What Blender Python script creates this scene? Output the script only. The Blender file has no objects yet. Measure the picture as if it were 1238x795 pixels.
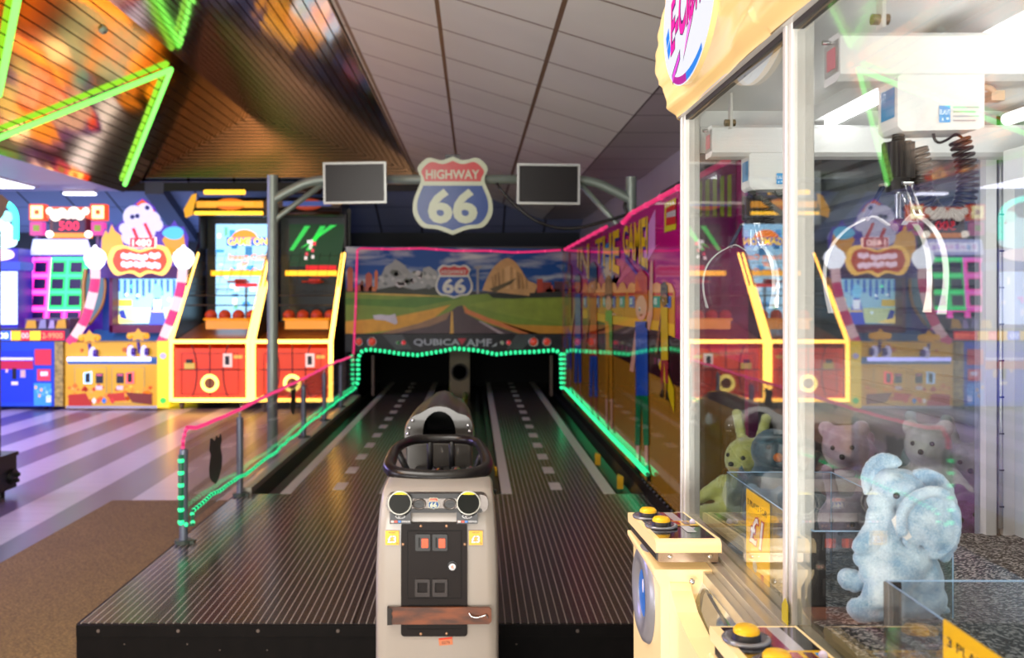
import bpy, bmesh, math, random
from mathutils import Vector, Matrix, noise as mnoise
random.seed(7)
R = math.radians
scene = bpy.context.scene
col = scene.collection
F = 1100.0; CX = 573.0; CY = 361.0; CH = 1.3

def W(px, py, D):
    return ((px-CX)*D/F, D, CH-(py-CY)*D/F)
def XX(px, D): return (px-CX)*D/F
def ZZ(py, D): return CH-(py-CY)*D/F

def lin(c):
    def f(v): return v/12.92 if v <= .04045 else ((v+.055)/1.055)**2.4
    if isinstance(c, str):
        c = c.lstrip('#'); c = [int(c[i:i+2], 16)/255 for i in (0, 2, 4)]
    return tuple(f(v) for v in c[:3]) + (1.0,)

MATS = {}
def mat(name, c='808080', rough=.5, metal=0, emit=None, es=0, var=0, vscale=8, bump=0, bscale=60, coat=0, spec=.5, sheen=0):
    if name in MATS: return MATS[name]
    m = bpy.data.materials.new(name); m.use_nodes = True
    nt = m.node_tree; b = nt.nodes['Principled BSDF']
    b.inputs['Base Color'].default_value = lin(c)
    b.inputs['Roughness'].default_value = rough
    b.inputs['Metallic'].default_value = metal
    b.inputs['Specular IOR Level'].default_value = spec
    if coat:
        b.inputs['Coat Weight'].default_value = coat; b.inputs['Coat Roughness'].default_value = .03
    if sheen:
        b.inputs['Sheen Weight'].default_value = sheen
    if emit:
        b.inputs['Emission Color'].default_value = lin(emit); b.inputs['Emission Strength'].default_value = es
    if var or bump:
        tc = nt.nodes.new('ShaderNodeTexCoord')
    if var:
        n = nt.nodes.new('ShaderNodeTexNoise'); n.inputs['Scale'].default_value = vscale; n.inputs['Detail'].default_value = 5
        nt.links.new(tc.outputs['Object'], n.inputs['Vector'])
        r = nt.nodes.new('ShaderNodeMapRange'); r.inputs[1].default_value = .3; r.inputs[2].default_value = .7
        r.inputs[3].default_value = 1-var; r.inputs[4].default_value = 1+var
        nt.links.new(n.outputs['Fac'], r.inputs[0])
        mx = nt.nodes.new('ShaderNodeVectorMath'); mx.operation = 'MULTIPLY'
        mx.inputs[0].default_value = lin(c)[:3]
        nt.links.new(r.outputs[0], mx.inputs[1]); nt.links.new(mx.outputs[0], b.inputs['Base Color'])
    if bump:
        n = nt.nodes.new('ShaderNodeTexNoise'); n.inputs['Scale'].default_value = bscale; n.inputs['Detail'].default_value = 3
        nt.links.new(tc.outputs['Object'], n.inputs['Vector'])
        bp = nt.nodes.new('ShaderNodeBump'); bp.inputs['Strength'].default_value = bump; bp.inputs['Distance'].default_value = .01
        nt.links.new(n.outputs['Fac'], bp.inputs['Height']); nt.links.new(bp.outputs[0], b.inputs['Normal'])
    MATS[name] = m
    return m
def glow(c, s): 
    k = 'glow_%s_%s' % (c, s)
    return mat(k, '202020', .5, 0, c, s)
def paint(name, rough=.4, emit=0, coat=0, var=0, spec=.5):
    """colour comes from a face colour attribute; emit > 0 makes it a lit panel or screen"""
    if name in MATS: return MATS[name]
    m = bpy.data.materials.new(name); m.use_nodes = True
    nt = m.node_tree; b = nt.nodes['Principled BSDF']
    a = nt.nodes.new('ShaderNodeAttribute'); a.attribute_name = 'Col'
    out = a.outputs['Color']
    if var:
        tc = nt.nodes.new('ShaderNodeTexCoord')
        n = nt.nodes.new('ShaderNodeTexNoise'); n.inputs['Scale'].default_value = 9; n.inputs['Detail'].default_value = 6
        nt.links.new(tc.outputs['Object'], n.inputs['Vector'])
        r = nt.nodes.new('ShaderNodeMapRange'); r.inputs[1].default_value = .3; r.inputs[2].default_value = .7
        r.inputs[3].default_value = 1-var; r.inputs[4].default_value = 1+var
        nt.links.new(n.outputs['Fac'], r.inputs[0])
        mx = nt.nodes.new('ShaderNodeVectorMath'); mx.operation = 'MULTIPLY'
        nt.links.new(out, mx.inputs[0]); nt.links.new(r.outputs[0], mx.inputs[1]); out = mx.outputs[0]
    nt.links.new(out, b.inputs['Base Color'])
    b.inputs['Roughness'].default_value = rough
    b.inputs['Specular IOR Level'].default_value = spec
    if coat:
        b.inputs['Coat Weight'].default_value = coat; b.inputs['Coat Roughness'].default_value = .02
    if emit:
        nt.links.new(out, b.inputs['Emission Color']); b.inputs['Emission Strength'].default_value = emit
    MATS[name] = m
    return m
def glass(name, tint='ffffff', boost=1.0, haze=0.0, ior=1.5):
    if name in MATS: return MATS[name]
    m = bpy.data.materials.new(name); m.use_nodes = True
    nt = m.node_tree; nt.nodes.clear()
    o = nt.nodes.new('ShaderNodeOutputMaterial')
    t = nt.nodes.new('ShaderNodeBsdfTransparent'); t.inputs[0].default_value = lin(tint)
    g = nt.nodes.new('ShaderNodeBsdfGlossy'); g.inputs['Roughness'].default_value = 0.0; g.inputs[0].default_value = (1, 1, 1, 1)
    geo = nt.nodes.new('ShaderNodeNewGeometry')
    mr = nt.nodes.new('ShaderNodeMapRange'); mr.inputs[3].default_value = ior; mr.inputs[4].default_value = 1/ior
    nt.links.new(geo.outputs['Backfacing'], mr.inputs[0])
    fr = nt.nodes.new('ShaderNodeFresnel'); nt.links.new(mr.outputs[0], fr.inputs['IOR'])
    mu = nt.nodes.new('ShaderNodeMath'); mu.operation = 'MULTIPLY'; mu.inputs[1].default_value = boost; mu.use_clamp = True
    nt.links.new(fr.outputs[0], mu.inputs[0])
    mx = nt.nodes.new('ShaderNodeMixShader')
    base = t.outputs[0]
    if haze:
        d = nt.nodes.new('ShaderNodeBsdfDiffuse'); d.inputs[0].default_value = (.8, .8, .8, 1)
        m2 = nt.nodes.new('ShaderNodeMixShader'); m2.inputs[0].default_value = haze
        nt.links.new(t.outputs[0], m2.inputs[1]); nt.links.new(d.outputs[0], m2.inputs[2]); base = m2.outputs[0]
    nt.links.new(mu.outputs[0], mx.inputs[0]); nt.links.new(base, mx.inputs[1]); nt.links.new(g.outputs[0], mx.inputs[2])
    nt.links.new(mx.outputs[0], o.inputs[0])
    MATS[name] = m
    return m

# ------------------------------------------------------------------ objects
ORIG = {}
def thing(name, loc, label, cat, group=None):
    o = bpy.data.objects.new(name, None); col.objects.link(o); o.location = loc
    o.empty_display_size = .1
    o['label'] = label; o['category'] = cat
    if group: o['group'] = group
    ORIG[o.name] = Vector(loc)
    return o
def tag(o, label, cat, group=None):
    o['label'] = label; o['category'] = cat
    if group: o['group'] = group
    return o

class MB:
    def __init__(self):
        self.v = []; self.f = []; self.mi = []; self.cl = []; self.sm = []; self.m = 0; self.c = (1, 1, 1, 1); self.s = False; self.X = None
    def mt(self, i, c=None, s=None):
        self.m = i
        if c is not None: self.c = lin(c)
        if s is not None: self.s = s
        return self
    def add(self, vs, fs, smooth=None):
        n = len(self.v)
        if self.X is not None: vs = [tuple(self.X @ Vector(p)) for p in vs]
        self.v += [tuple(p) for p in vs]
        for f in fs:
            self.f.append([i+n for i in f]); self.mi.append(self.m); self.cl.append(self.c); self.sm.append(self.s if smooth is None else smooth)
        return self
    def box(self, x0, y0, z0, x1, y1, z1):
        if x0 > x1: x0, x1 = x1, x0
        if y0 > y1: y0, y1 = y1, y0
        if z0 > z1: z0, z1 = z1, z0
        vs = [(x0,y0,z0),(x1,y0,z0),(x1,y1,z0),(x0,y1,z0),(x0,y0,z1),(x1,y0,z1),(x1,y1,z1),(x0,y1,z1)]
        return self.add(vs, [(0,3,2,1),(4,5,6,7),(0,1,5,4),(1,2,6,5),(2,3,7,6),(3,0,4,7)], False)
    def pbox(self, px0, py0, px1, py1, D, t=.05):
        """a box whose front face at depth D runs between two photo points"""
        return self.box(XX(px0, D), D, ZZ(py0, D), XX(px1, D), D+t, ZZ(py1, D))
    def cyl(self, a, b, r, n=16, r2=None, caps=True, smooth=True):
        a = Vector(a); b = Vector(b); r2 = r if r2 is None else r2
        d = (b-a).normalized(); u = d.orthogonal().normalized(); w = d.cross(u)
        vs = []
        for p, rr in ((a, r), (b, r2)):
            for i in range(n):
                t = 2*math.pi*i/n; vs.append(p+(u*math.cos(t)+w*math.sin(t))*rr)
        fs = [(i, (i+1) % n, n+(i+1) % n, n+i) for i in range(n)]
        self.add(vs, fs, smooth)
        if caps: self.add(vs, [tuple(reversed(range(n))), tuple(range(n, 2*n))], False)
        return self
    def tube(self, pts, r, n=10, closed=False, flat=None):
        pts = [Vector(p) for p in pts]; N = len(pts); vs = []; prev = None
        for i, p in enumerate(pts):
            if closed: d = (pts[(i+1) % N]-pts[i-1]).normalized()
            else: d = (pts[min(i+1, N-1)]-pts[max(i-1, 0)]).normalized()
            u = d.orthogonal().normalized() if prev is None else (prev-d*prev.dot(d)).normalized()
            prev = u; w = d.cross(u)
            rr = r[i] if isinstance(r, (list, tuple)) else r
            for k in range(n):
                t = 2*math.pi*k/n; vs.append(p+(u*math.cos(t)+w*math.sin(t))*rr)
        fs = []
        for i in range(N if closed else N-1):
            j = (i+1) % N
            for k in range(n): fs.append((i*n+k, i*n+(k+1) % n, j*n+(k+1) % n, j*n+k))
        if not closed: fs += [tuple(reversed(range(n))), tuple(range((N-1)*n, N*n))]
        return self.add(vs, fs, True)
    def ball(self, c, r, n=12, m=8, sc=(1, 1, 1), rot=None):
        c = Vector(c); vs = []; fs = []
        for j in range(m+1):
            ph = math.pi*j/m
            for i in range(n):
                t = 2*math.pi*i/n
                p = Vector((math.sin(ph)*math.cos(t)*sc[0], math.sin(ph)*math.sin(t)*sc[1], math.cos(ph)*sc[2]))*r
                if rot is not None: p = rot @ p
                vs.append(c+p)
        for j in range(m):
            for i in range(n): fs.append((j*n+i, (j+1)*n+i, (j+1)*n+(i+1) % n, j*n+(i+1) % n))
        return self.add(vs, fs, True)
    def prism(self, pts, f0, f1, smooth=False):
        """outline pts (2D) mapped by f0 and f1 into two rings, closed both ends"""
        n = len(pts); vs = [f0(*p) for p in pts]+[f1(*p) for p in pts]
        self.add(vs, [tuple(range(n)), tuple(reversed(range(n, 2*n)))], False)
        return self.add(vs, [(i, n+i, n+(i+1) % n, (i+1) % n) for i in range(n)], smooth)
    def poly(self, pts): return self.add(pts, [tuple(range(len(pts)))], False)
    def lathe(self, prof, c, axis='Z', n=24):
        vs = []; c = Vector(c)
        for r, h in prof:
            for i in range(n):
                t = 2*math.pi*i/n; a, b = r*math.cos(t), r*math.sin(t)
                p = {'Z': (a, b, h), 'Y': (a, h, b), 'X': (h, a, b)}[axis]
                vs.append(c+Vector(p))
        fs = []
        for j in range(len(prof)-1):
            for i in range(n): fs.append((j*n+i, j*n+(i+1) % n, (j+1)*n+(i+1) % n, (j+1)*n+i))
        return self.add(vs, fs, True)
    def torus(self, c, R0, r, axis='Y', n=28, m=8, sc=(1, 1)):
        c = Vector(c); pts = []
        for i in range(n):
            t = 2*math.pi*i/n; a, b = R0*math.cos(t)*sc[0], R0*math.sin(t)*sc[1]
            pts.append(c+Vector({'Z': (a, b, 0), 'Y': (a, 0, b), 'X': (0, a, b)}[axis]))
        return self.tube(pts, r, m, closed=True)
    def build(self, name, mats, parent=None, fixn=True, bevel=0, sub=0):
        me = bpy.data.meshes.new(name)
        org = Vector((0, 0, 0)); loc = None
        if parent is not None: org = ORIG[parent.name]
        else:
            xs = [p[0] for p in self.v]; ys = [p[1] for p in self.v]; zs = [p[2] for p in self.v]
            org = Vector(((min(xs)+max(xs))/2, (min(ys)+max(ys))/2, min(zs))); loc = org
        me.from_pydata([tuple(Vector(p)-org) for p in self.v], [], self.f)
        if not isinstance(mats, (list, tuple)): mats = [mats]
        for m in mats: me.materials.append(m)
        me.polygons.foreach_set('material_index', self.mi)
        me.polygons.foreach_set('use_smooth', self.sm)
        ca = me.color_attributes.new('Col', 'FLOAT_COLOR', 'CORNER')
        buf = []
        for p in me.polygons:
            for _ in p.loop_indices: buf.extend(self.cl[p.index])
        ca.data.foreach_set('color', buf)
        if fixn:
            bm = bmesh.new(); bm.from_mesh(me); bmesh.ops.recalc_face_normals(bm, faces=bm.faces); bm.to_mesh(me); bm.free()
        me.update()
        o = bpy.data.objects.new(name, me); col.objects.link(o)
        ORIG[o.name] = org
        if parent is not None: o.parent = parent
        else: o.location = loc
        if bevel:
            bv = o.modifiers.new('bevel', 'BEVEL'); bv.width = bevel; bv.segments = 3; bv.limit_method = 'ANGLE'; bv.angle_limit = R(40)
        if sub:
            s = o.modifiers.new('sub', 'SUBSURF'); s.levels = sub; s.render_levels = sub
        return o

def copy_tree(o, dloc, parent=None):
    c = o.copy(); col.objects.link(c)
    if parent is None: c.location = Vector(o.location)+Vector(dloc)
    else: c.parent = parent
    for ch in list(o.children): copy_tree(ch, dloc, c)
    return c

# ------------------------------------------------------------------ lettering
_T = {}
def text2d(s, bold=.0, shear=0):
    k = (s, bold, shear)
    if k in _T: return _T[k]
    cu = bpy.data.curves.new('t', 'FONT'); cu.body = s; cu.offset = bold; cu.shear = shear; cu.resolution_u = 3
    ob = bpy.data.objects.new('t', cu); col.objects.link(ob)
    dg = bpy.context.evaluated_depsgraph_get(); dg.update()
    me = bpy.data.meshes.new_from_object(ob.evaluated_get(dg))
    vs = [(v.co.x, v.co.y) for v in me.vertices]; fs = [tuple(p.vertices) for p in me.polygons]
    bpy.data.objects.remove(ob); bpy.data.meshes.remove(me); bpy.data.curves.remove(cu)
    x0 = min(v[0] for v in vs); x1 = max(v[0] for v in vs); y0 = min(v[1] for v in vs); y1 = max(v[1] for v in vs)
    vs = [((x-x0)/(x1-x0), (y-y0)/(y1-y0)) for x, y in vs]
    _T[k] = (vs, fs); return _T[k]
def put_text(mb, s, fn, bold=.0, shear=0):
    """fn maps (0..1 along, 0..1 up) to a point"""
    vs, fs = text2d(s, bold, shear)
    mb.add([fn(u, v) for u, v in vs], fs, False)

def catmull(pts, k=6, closed=False):
    out = []; n = len(pts)
    rng = range(n) if closed else range(n-1)
    for i in rng:
        if closed: p0, p1, p2, p3 = pts[i-1], pts[i], pts[(i+1) % n], pts[(i+2) % n]
        else: p0, p1, p2, p3 = pts[max(i-1, 0)], pts[i], pts[i+1], pts[min(i+2, n-1)]
        for j in range(k):
            t = j/k
            out.append(tuple(.5*(2*b+(c-a)*t+(2*a-5*b+4*c-d)*t*t+(-a+3*b-3*c+d)*t**3) for a, b, c, d in zip(p0, p1, p2, p3)))
    if not closed: out.append(tuple(pts[-1]))
    return out

_h = [(0,0),(-50,16),(-108,6),(-153,48),(-140,90),(-143,118),(-171,190),(-171,255),(-133,308),(-68,318),(0,343)]
def shield(scale=1.0):
    """outline of the route shield, x -0.5..0.5, y -0.5..0.5 (y up)"""
    L = [(x/342, .5-y/343) for x, y in _h]
    half = []
    for i in range(len(L)-1):
        half.append(L[i])
    a = catmull(L, 4)
    b = [(-x, y) for x, y in reversed(a[1:-1])]
    return [(x*scale, y*scale) for x, y in a+b]
def shield_split(scale, ycut, upper):
    pts = shield(scale); out = []; n = len(pts)
    for i in range(n):
        p, q = pts[i], pts[(i+1) % n]
        ip = (p[1] >= ycut) == upper; iq = (q[1] >= ycut) == upper
        if ip: out.append(p)
        if ip != iq:
            t = (ycut-p[1])/(q[1]-p[1]); out.append((p[0]+(q[0]-p[0])*t, ycut))
    return out
def paint_shield(mb, fn, step, cream='c9cdb0', red='b8342c', blue='1d4a86', top='HIGHWAY', num='66'):
    """fn(x,y,layer)->point, flat layers on a sign"""
    mb.mt(mb.m, cream); mb.poly([fn(x, y, 0) for x, y in shield()])
    mb.mt(mb.m, red); mb.poly([fn(x, y, 1) for x, y in shield_split(.9, .185, True)])
    mb.mt(mb.m, blue); mb.poly([fn(x, y, 1) for x, y in shield_split(.9, .13, False)])
    mb.mt(mb.m, cream)
    put_text(mb, top, lambda u, v: fn(-.345+.69*u, .215+.12*v, 2), .02)
    put_text(mb, num, lambda u, v: fn(-.32+.64*u, -.36+.45*v, 2), .035)

# ------------------------------------------------------------------ rope lights
def rope(name, pts, core, beads, r, step, label, cat='rope light', group=None, tube_col=None, wob=0):
    pts = [Vector(p) for p in pts]
    mb = MB(); mb.mt(0, s=True)
    P = []
    for i in range(len(pts)-1):
        L = (pts[i+1]-pts[i]).length; k = max(1, int(L/.12))
        for j in range(k):
            q = pts[i].lerp(pts[i+1], j/k)
            P.append(q+Vector((random.uniform(-wob, wob), 0, random.uniform(-wob, wob))))
    P.append(pts[-1])
    mb.tube(P, r, 8)
    mb.mt(1)
    acc = 0
    for i in range(len(P)-1):
        L = (P[i+1]-P[i]).length; t = acc
        while t < L:
            mb.ball(P[i].lerp(P[i+1], t/L), r*1.25, 8, 6); t += step
        acc = t-L
    o = mb.build(name, [core, beads])
    return tag(o, label, cat, group)
# ================================================================== SETTING
def nodes(name):
    m = bpy.data.materials.new(name); m.use_nodes = True
    return m, m.node_tree, m.node_tree.nodes['Principled BSDF']
def N(nt, t, **kw):
    n = nt.nodes.new(t)
    for k, v in kw.items(): setattr(n, k, v)
    return n
def math_(nt, op, a, b=None, c=None):
    n = nt.nodes.new('ShaderNodeMath'); n.operation = op
    for i, x in enumerate((a, b, c)):
        if x is None: continue
        if isinstance(x, (int, float)): n.inputs[i].default_value = x
        else: nt.links.new(x, n.inputs[i])
    return n.outputs[0]
def mixc(nt, f, a, b):
    n = nt.nodes.new('ShaderNodeMix'); n.data_type = 'RGBA'
    if isinstance(f, (int, float)): n.inputs[0].default_value = f
    else: nt.links.new(f, n.inputs[0])
    for i, x in ((6, a), (7, b)):
        if isinstance(x, (tuple, list)): n.inputs[i].default_value = x
        else: nt.links.new(x, n.inputs[i])
    return n.outputs[2]
def geopos(nt):
    g = N(nt, 'ShaderNodeNewGeometry'); s = N(nt, 'ShaderNodeSeparateXYZ'); nt.links.new(g.outputs['Position'], s.inputs[0]); return s, g

# floor: light and dark vinyl stripes running away from the camera
m, nt, b = nodes('striped_vinyl'); s, g = geopos(nt)
xx = math_(nt, 'ADD', s.outputs[0], math_(nt, 'MULTIPLY', math_(nt, 'SUBTRACT', s.outputs[1], 10.2), .034))
fr = math_(nt, 'FRACT', math_(nt, 'ADD', math_(nt, 'DIVIDE', math_(nt, 'ADD', xx, 3.6), .62), 40))
st = math_(nt, 'LESS_THAN', fr, .48)
nz = N(nt, 'ShaderNodeTexNoise'); nz.inputs['Scale'].default_value = 3
mp = N(nt, 'ShaderNodeMapping'); mp.inputs['Scale'].default_value = (1.0, 9, 1); nt.links.new(g.outputs['Position'], mp.inputs[0]); nt.links.new(mp.outputs[0], nz.inputs['Vector'])
c = mixc(nt, st, lin('564c5a'), lin('b5adaa')); c = mixc(nt, math_(nt, 'MULTIPLY', nz.outputs['Fac'], .3), c, lin('6f665c'))
# plank joints across the stripes
jn = math_(nt, 'LESS_THAN', math_(nt, 'FRACT', math_(nt, 'MULTIPLY', s.outputs[1], 1/.19)), .03)
c = mixc(nt, math_(nt, 'MULTIPLY', jn, .35), c, lin('3a3430'))
nt.links.new(c, b.inputs['Base Color']); b.inputs['Roughness'].default_value = .3
M_floor = m
# carpet
m, nt, b = nodes('flat_woven_carpet'); s, g = geopos(nt)
nz = N(nt, 'ShaderNodeTexNoise'); nz.inputs['Scale'].default_value = 90; nz.inputs['Detail'].default_value = 3
mp = N(nt, 'ShaderNodeMapping'); mp.inputs['Scale'].default_value = (1, 3, 1); nt.links.new(g.outputs['Position'], mp.inputs[0]); nt.links.new(mp.outputs[0], nz.inputs['Vector'])
nz2 = N(nt, 'ShaderNodeTexNoise'); nz2.inputs['Scale'].default_value = 3; nt.links.new(g.outputs['Position'], nz2.inputs['Vector'])
c = mixc(nt, math_(nt, 'MULTIPLY', math_(nt, 'SUBTRACT', nz.outputs['Fac'], .3), 2.4), lin('382b0e'), lin('a88a46')); c = mixc(nt, math_(nt, 'MULTIPLY', nz2.outputs['Fac'], .3), c, lin('54431e'))
nt.links.new(c, b.inputs['Base Color']); b.inputs['Roughness'].default_value = .95
bp = N(nt, 'ShaderNodeBump'); bp.inputs['Strength'].default_value = .4; bp.inputs['Distance'].default_value = .004; nt.links.new(nz.outputs['Fac'], bp.inputs['Height']); nt.links.new(bp.outputs[0], b.inputs['Normal'])
M_carpet = m
# ceiling tiles
def tilemat(name, xs, base, linec):
    m, nt, b = nodes(name); s, g = geopos(nt)
    fy = math_(nt, 'FRACT', math_(nt, 'ADD', math_(nt, 'DIVIDE', math_(nt, 'SUBTRACT', s.outputs[1], 5.05), .585), 20.0))
    ly = math_(nt, 'LESS_THAN', math_(nt, 'ABSOLUTE', math_(nt, 'SUBTRACT', fy, .5)), .5-.014)
    ly = math_(nt, 'SUBTRACT', 1.0, ly)
    acc = ly
    for x in xs:
        l = math_(nt, 'LESS_THAN', math_(nt, 'ABSOLUTE', math_(nt, 'SUBTRACT', s.outputs[0], x)), .012)
        acc = math_(nt, 'MAXIMUM', acc, l)
    nz = N(nt, 'ShaderNodeTexNoise'); nz.inputs['Scale'].default_value = 2.2; nt.links.new(g.outputs['Position'], nz.inputs['Vector'])
    c = mixc(nt, math_(nt, 'MULTIPLY', nz.outputs['Fac'], .25), lin(base), lin('8f8a86'))
    c = mixc(nt, acc, c, lin(linec)); nt.links.new(c, b.inputs['Base Color']); b.inputs['Roughness'].default_value = .42
    return m
M_tile = tilemat('ceiling_tiles', [-.1875, .402, -.78], 'dcdccc', '6b5238')
M_tile2 = tilemat('ceiling_tiles_flat', [.988], 'c8c2bc', '4f443a')
def struct(mb, name, mats, **kw):
    o = mb.build(name, mats, **kw); o['kind'] = 'structure'; return o
mb = MB(); mb.box(-12, -3, -.1, 3.2, 16, 0); struct(mb, 'floor', M_floor)
T = .05
def czi(x): return 2.8-.31*(x+.1875)
mb = MB()
pr = [(-.813, czi(-.813)), (.988, czi(.988)), (.988, czi(.988)+T), (-.813, czi(-.813)+T)]
mb.prism(pr, lambda x, z: (x, -3, z), lambda x, z: (x, 13.0, z)); struct(mb, 'ceiling', M_tile)
mb = MB(); mb.box(.988, -3, czi(.988), 1.7, 13.0, czi(.988)+T); struct(mb, 'ceiling', M_tile2)
# flat ceiling on the left
mb = MB(); mb.box(-12, -3, 2.72, -4.64, 12.0, 2.78); struct(mb, 'ceiling', mat('left_ceiling', 'b9aec6', .55, var=.05, vscale=1))
# slope of ceiling tiles at the back
m, nt, b = nodes('attic_tiles'); s, g = geopos(nt)
lx = math_(nt, 'LESS_THAN', math_(nt, 'FRACT', math_(nt, 'ADD', math_(nt, 'DIVIDE', s.outputs[0], .6), 30.3)), .045)
ly = math_(nt, 'LESS_THAN', math_(nt, 'FRACT', math_(nt, 'ADD', math_(nt, 'DIVIDE', s.outputs[1], .58), 30.1)), .035)
c = mixc(nt, math_(nt, 'MAXIMUM', lx, math_(nt, 'MULTIPLY', ly, .6)), lin('7a84a0'), lin('14141c')); nt.links.new(c, b.inputs['Base Color']); b.inputs['Roughness'].default_value = .6
M_attic = m
def za(y): return 2.85-.378*(y-12)
mb = MB(); mb.prism([(12.0, za(12.0)), (13.5, za(13.5)), (13.5, za(13.5)+T), (12.0, za(12.0)+T)], lambda y, z: (-12, y, z), lambda y, z: (1.7, y, z)); struct(mb, 'ceiling', M_attic)
mb = MB(); mb.box(-12, 13.5, 0, 3.2, 13.6, za(13.5)+.05); struct(mb, 'wall_back', mat('dark_wall', '2b3236', .7))
mb = MB(); mb.box(-12.1, -3, 0, -12, 13.6, 2.78); struct(mb, 'wall_left', mat('left_wall', '4a4560', .7))
# rafter hanging under the back slope
mb = MB(); x0, x1 = XX(198, 12.05), XX(214, 12.05)+.1
mb.prism([(12.02, za(12.02)-.005), (13.45, za(13.45)-.005), (13.45, za(13.45)-.16), (12.02, za(12.02)-.16)], lambda y, z: (-4.35, y, z), lambda y, z: (-4.1, y, z)); struct(mb, 'trim_1', mat('rafter', '4b5164', .6))
# right wall with window openings
wz = czi(.988)
MW = mat('right_wall', 'a9a4a8', .6, var=.04, vscale=2)
WX = 1.57
wins = [(5.9, 7.7, .95, 2.2), (9.0, 9.9, .95, 2.12), (10.5, 12.6, .95, 2.12)]
mb = MB()
ys = -3
for (a, b_, z0, z1) in wins:
    mb.box(WX, ys, 0, WX+.15, a, wz); mb.box(WX, a, 0, WX+.15, b_, z0); mb.box(WX, a, z1, WX+.15, b_, wz); ys = b_
mb.box(WX, ys, 0, WX+.15, 13.5, wz); struct(mb, 'wall_right', MW)
for k, (a, b_, z0, z1) in enumerate(wins):
    mb = MB(); mb.mt(0)
    for (p, q, r_, s_) in ((a, a+.06, z0, z1), (b_-.06, b_, z0, z1), (a, b_, z0, z0+.05), (a, b_, z1-.05, z1)): mb.box(WX+.07, p, r_, WX+.12, q, s_)
    mb.mt(1); mb.box(WX+.085, a+.06, z0+.05, WX+.095, b_-.06, z1-.05)
    struct(mb, 'window_%d' % (k+1), [mat('window_frame_white', 'c9c6c4', .4), mat('night_pane', '24423a', .25)])
# gold mirror slats: a tent-shaped soffit over the games
def bronze(name, c, ro):
    m, nt, b = nodes(name); s, g = geopos(nt)
    b.inputs['Metallic'].default_value = 1; b.inputs['Roughness'].default_value = ro
    nz = N(nt, 'ShaderNodeTexNoise'); nz.inputs['Scale'].default_value = 1.0; nz.inputs['Detail'].default_value = 1
    mp = N(nt, 'ShaderNodeMapping'); mp.inputs['Scale'].default_value = (7, 1.2, 1); nt.links.new(g.outputs['Position'], mp.inputs[0]); nt.links.new(mp.outputs[0], nz.inputs['Vector'])
    bp = N(nt, 'ShaderNodeBump'); bp.inputs['Strength'].default_value = .12; bp.inputs['Distance'].default_value = .02; nt.links.new(nz.outputs['Fac'], bp.inputs['Height']); nt.links.new(bp.outputs[0], b.inputs['Normal'])
    b.inputs['Base Color'].default_value = lin(c); return m
M_bronze = bronze('gold_mirror', 'e8a040', .12)
M_bronze2 = bronze('bronze_mirror', 'd4a684', .10)
M_gap = mat('black_gap', '0c0a08', .6)
A = Vector((-4.64, 0, 2.72)); RG = Vector((-2.965, 0, 3.74)); B_ = Vector((-.813, 0, 2.994))
def slats(a, b, y0, y1, n, name, mt_):
    mb = MB(); L = (b-a).length; d = (b-a).normalized(); nrm = Vector((-d.z, 0, d.x)); 
    if nrm.z > 0: nrm = -nrm
    g = .012
    for i in range(n):
        p = a+d*(L*i/n+g/2); q = a+d*(L*(i+1)/n-g/2)
        mb.mt(0)
        e = nrm*.02
        mb.prism([(0, 0), (1, 0), (1, 1), (0, 1)], lambda u, v: tuple((p if u == 0 else q)+e*v+Vector((0, y0, 0))), lambda u, v: tuple((p if u == 0 else q)+e*v+Vector((0, y1, 0))))
    mb.mt(1); e = -nrm*.02
    mb.prism([(0, 0), (1, 0), (1, 1), (0, 1)], lambda u, v: tuple((a if u == 0 else b)+e*v+Vector((0, y0, 0))), lambda u, v: tuple((a if u == 0 else b)+e*v+Vector((0, y1, 0))))
    return struct(mb, name, [mt_, M_gap])
slats(A, RG, -3, 12.0, 18, 'ceiling', M_bronze)
slats(RG, B_, -3, 12.0, 24, 'ceiling', M_bronze2)
# gable end with level slats
mb = MB(); k = 0; z = 2.85
while z < 3.7:
    z2 = min(z+.034, 3.72)
    def xl(z): return max(-4.64, RG.x-(RG.z-z)*(RG.x-A.x)/(RG.z-A.z))
    def xr(z): return min(1.6, RG.x+(RG.z-z)*(B_.x-RG.x)/(RG.z-B_.z))
    mb.mt(0); mb.poly([(xl(z), 12.0, z), (xr(z), 12.0, z), (xr(z2), 12.0, z2), (xl(z2), 12.0, z2)])
    z += .042
mb.mt(1); mb.poly([(-4.64, 12.03, 2.72), (1.6, 12.03, 2.72), (1.6, 12.03, 2.99), (B_.x, 12.03, 2.99), (RG.x, 12.03, 3.76)])
m2 = mat('dark_bronze_slat', '6a5540', .22, metal=1)
struct(mb, 'wall_gable', [m2, M_gap], fixn=False)

# lamps of the left ceiling
t = thing('ceiling_light_panel', (-6.6, 11.0, 2.70), 'bright white rectangular light panel in the left ceiling', 'ceiling light')
mb = MB(); mb.box(-7.7, 10.5, 2.70, -5.5, 11.5, 2.72); mb.build('frame', mat('lamp_frame', 'd0d0d8', .4), t)
mb = MB(); mb.box(-7.66, 10.54, 2.692, -5.54, 11.46, 2.70); mb.build('diffuser', glow('e6e4ff', 7), t)
t = thing('strip_light', (-5.1, 11.9, 2.66), 'short ribbed white strip light under the edge of the left ceiling', 'ceiling light')
mb = MB(); mb.box(-5.33, 11.8, 2.685, -4.93, 11.92, 2.725); mb.build('housing', mat('lamp_frame'), t)
mb = MB()
for i in range(12): mb.cyl((-5.32+.033*i, 11.8, 2.665), (-5.32+.033*i, 11.92, 2.665), .014, 8)
mb.build('tube', glow('e8e8ff', 5), t)

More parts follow.
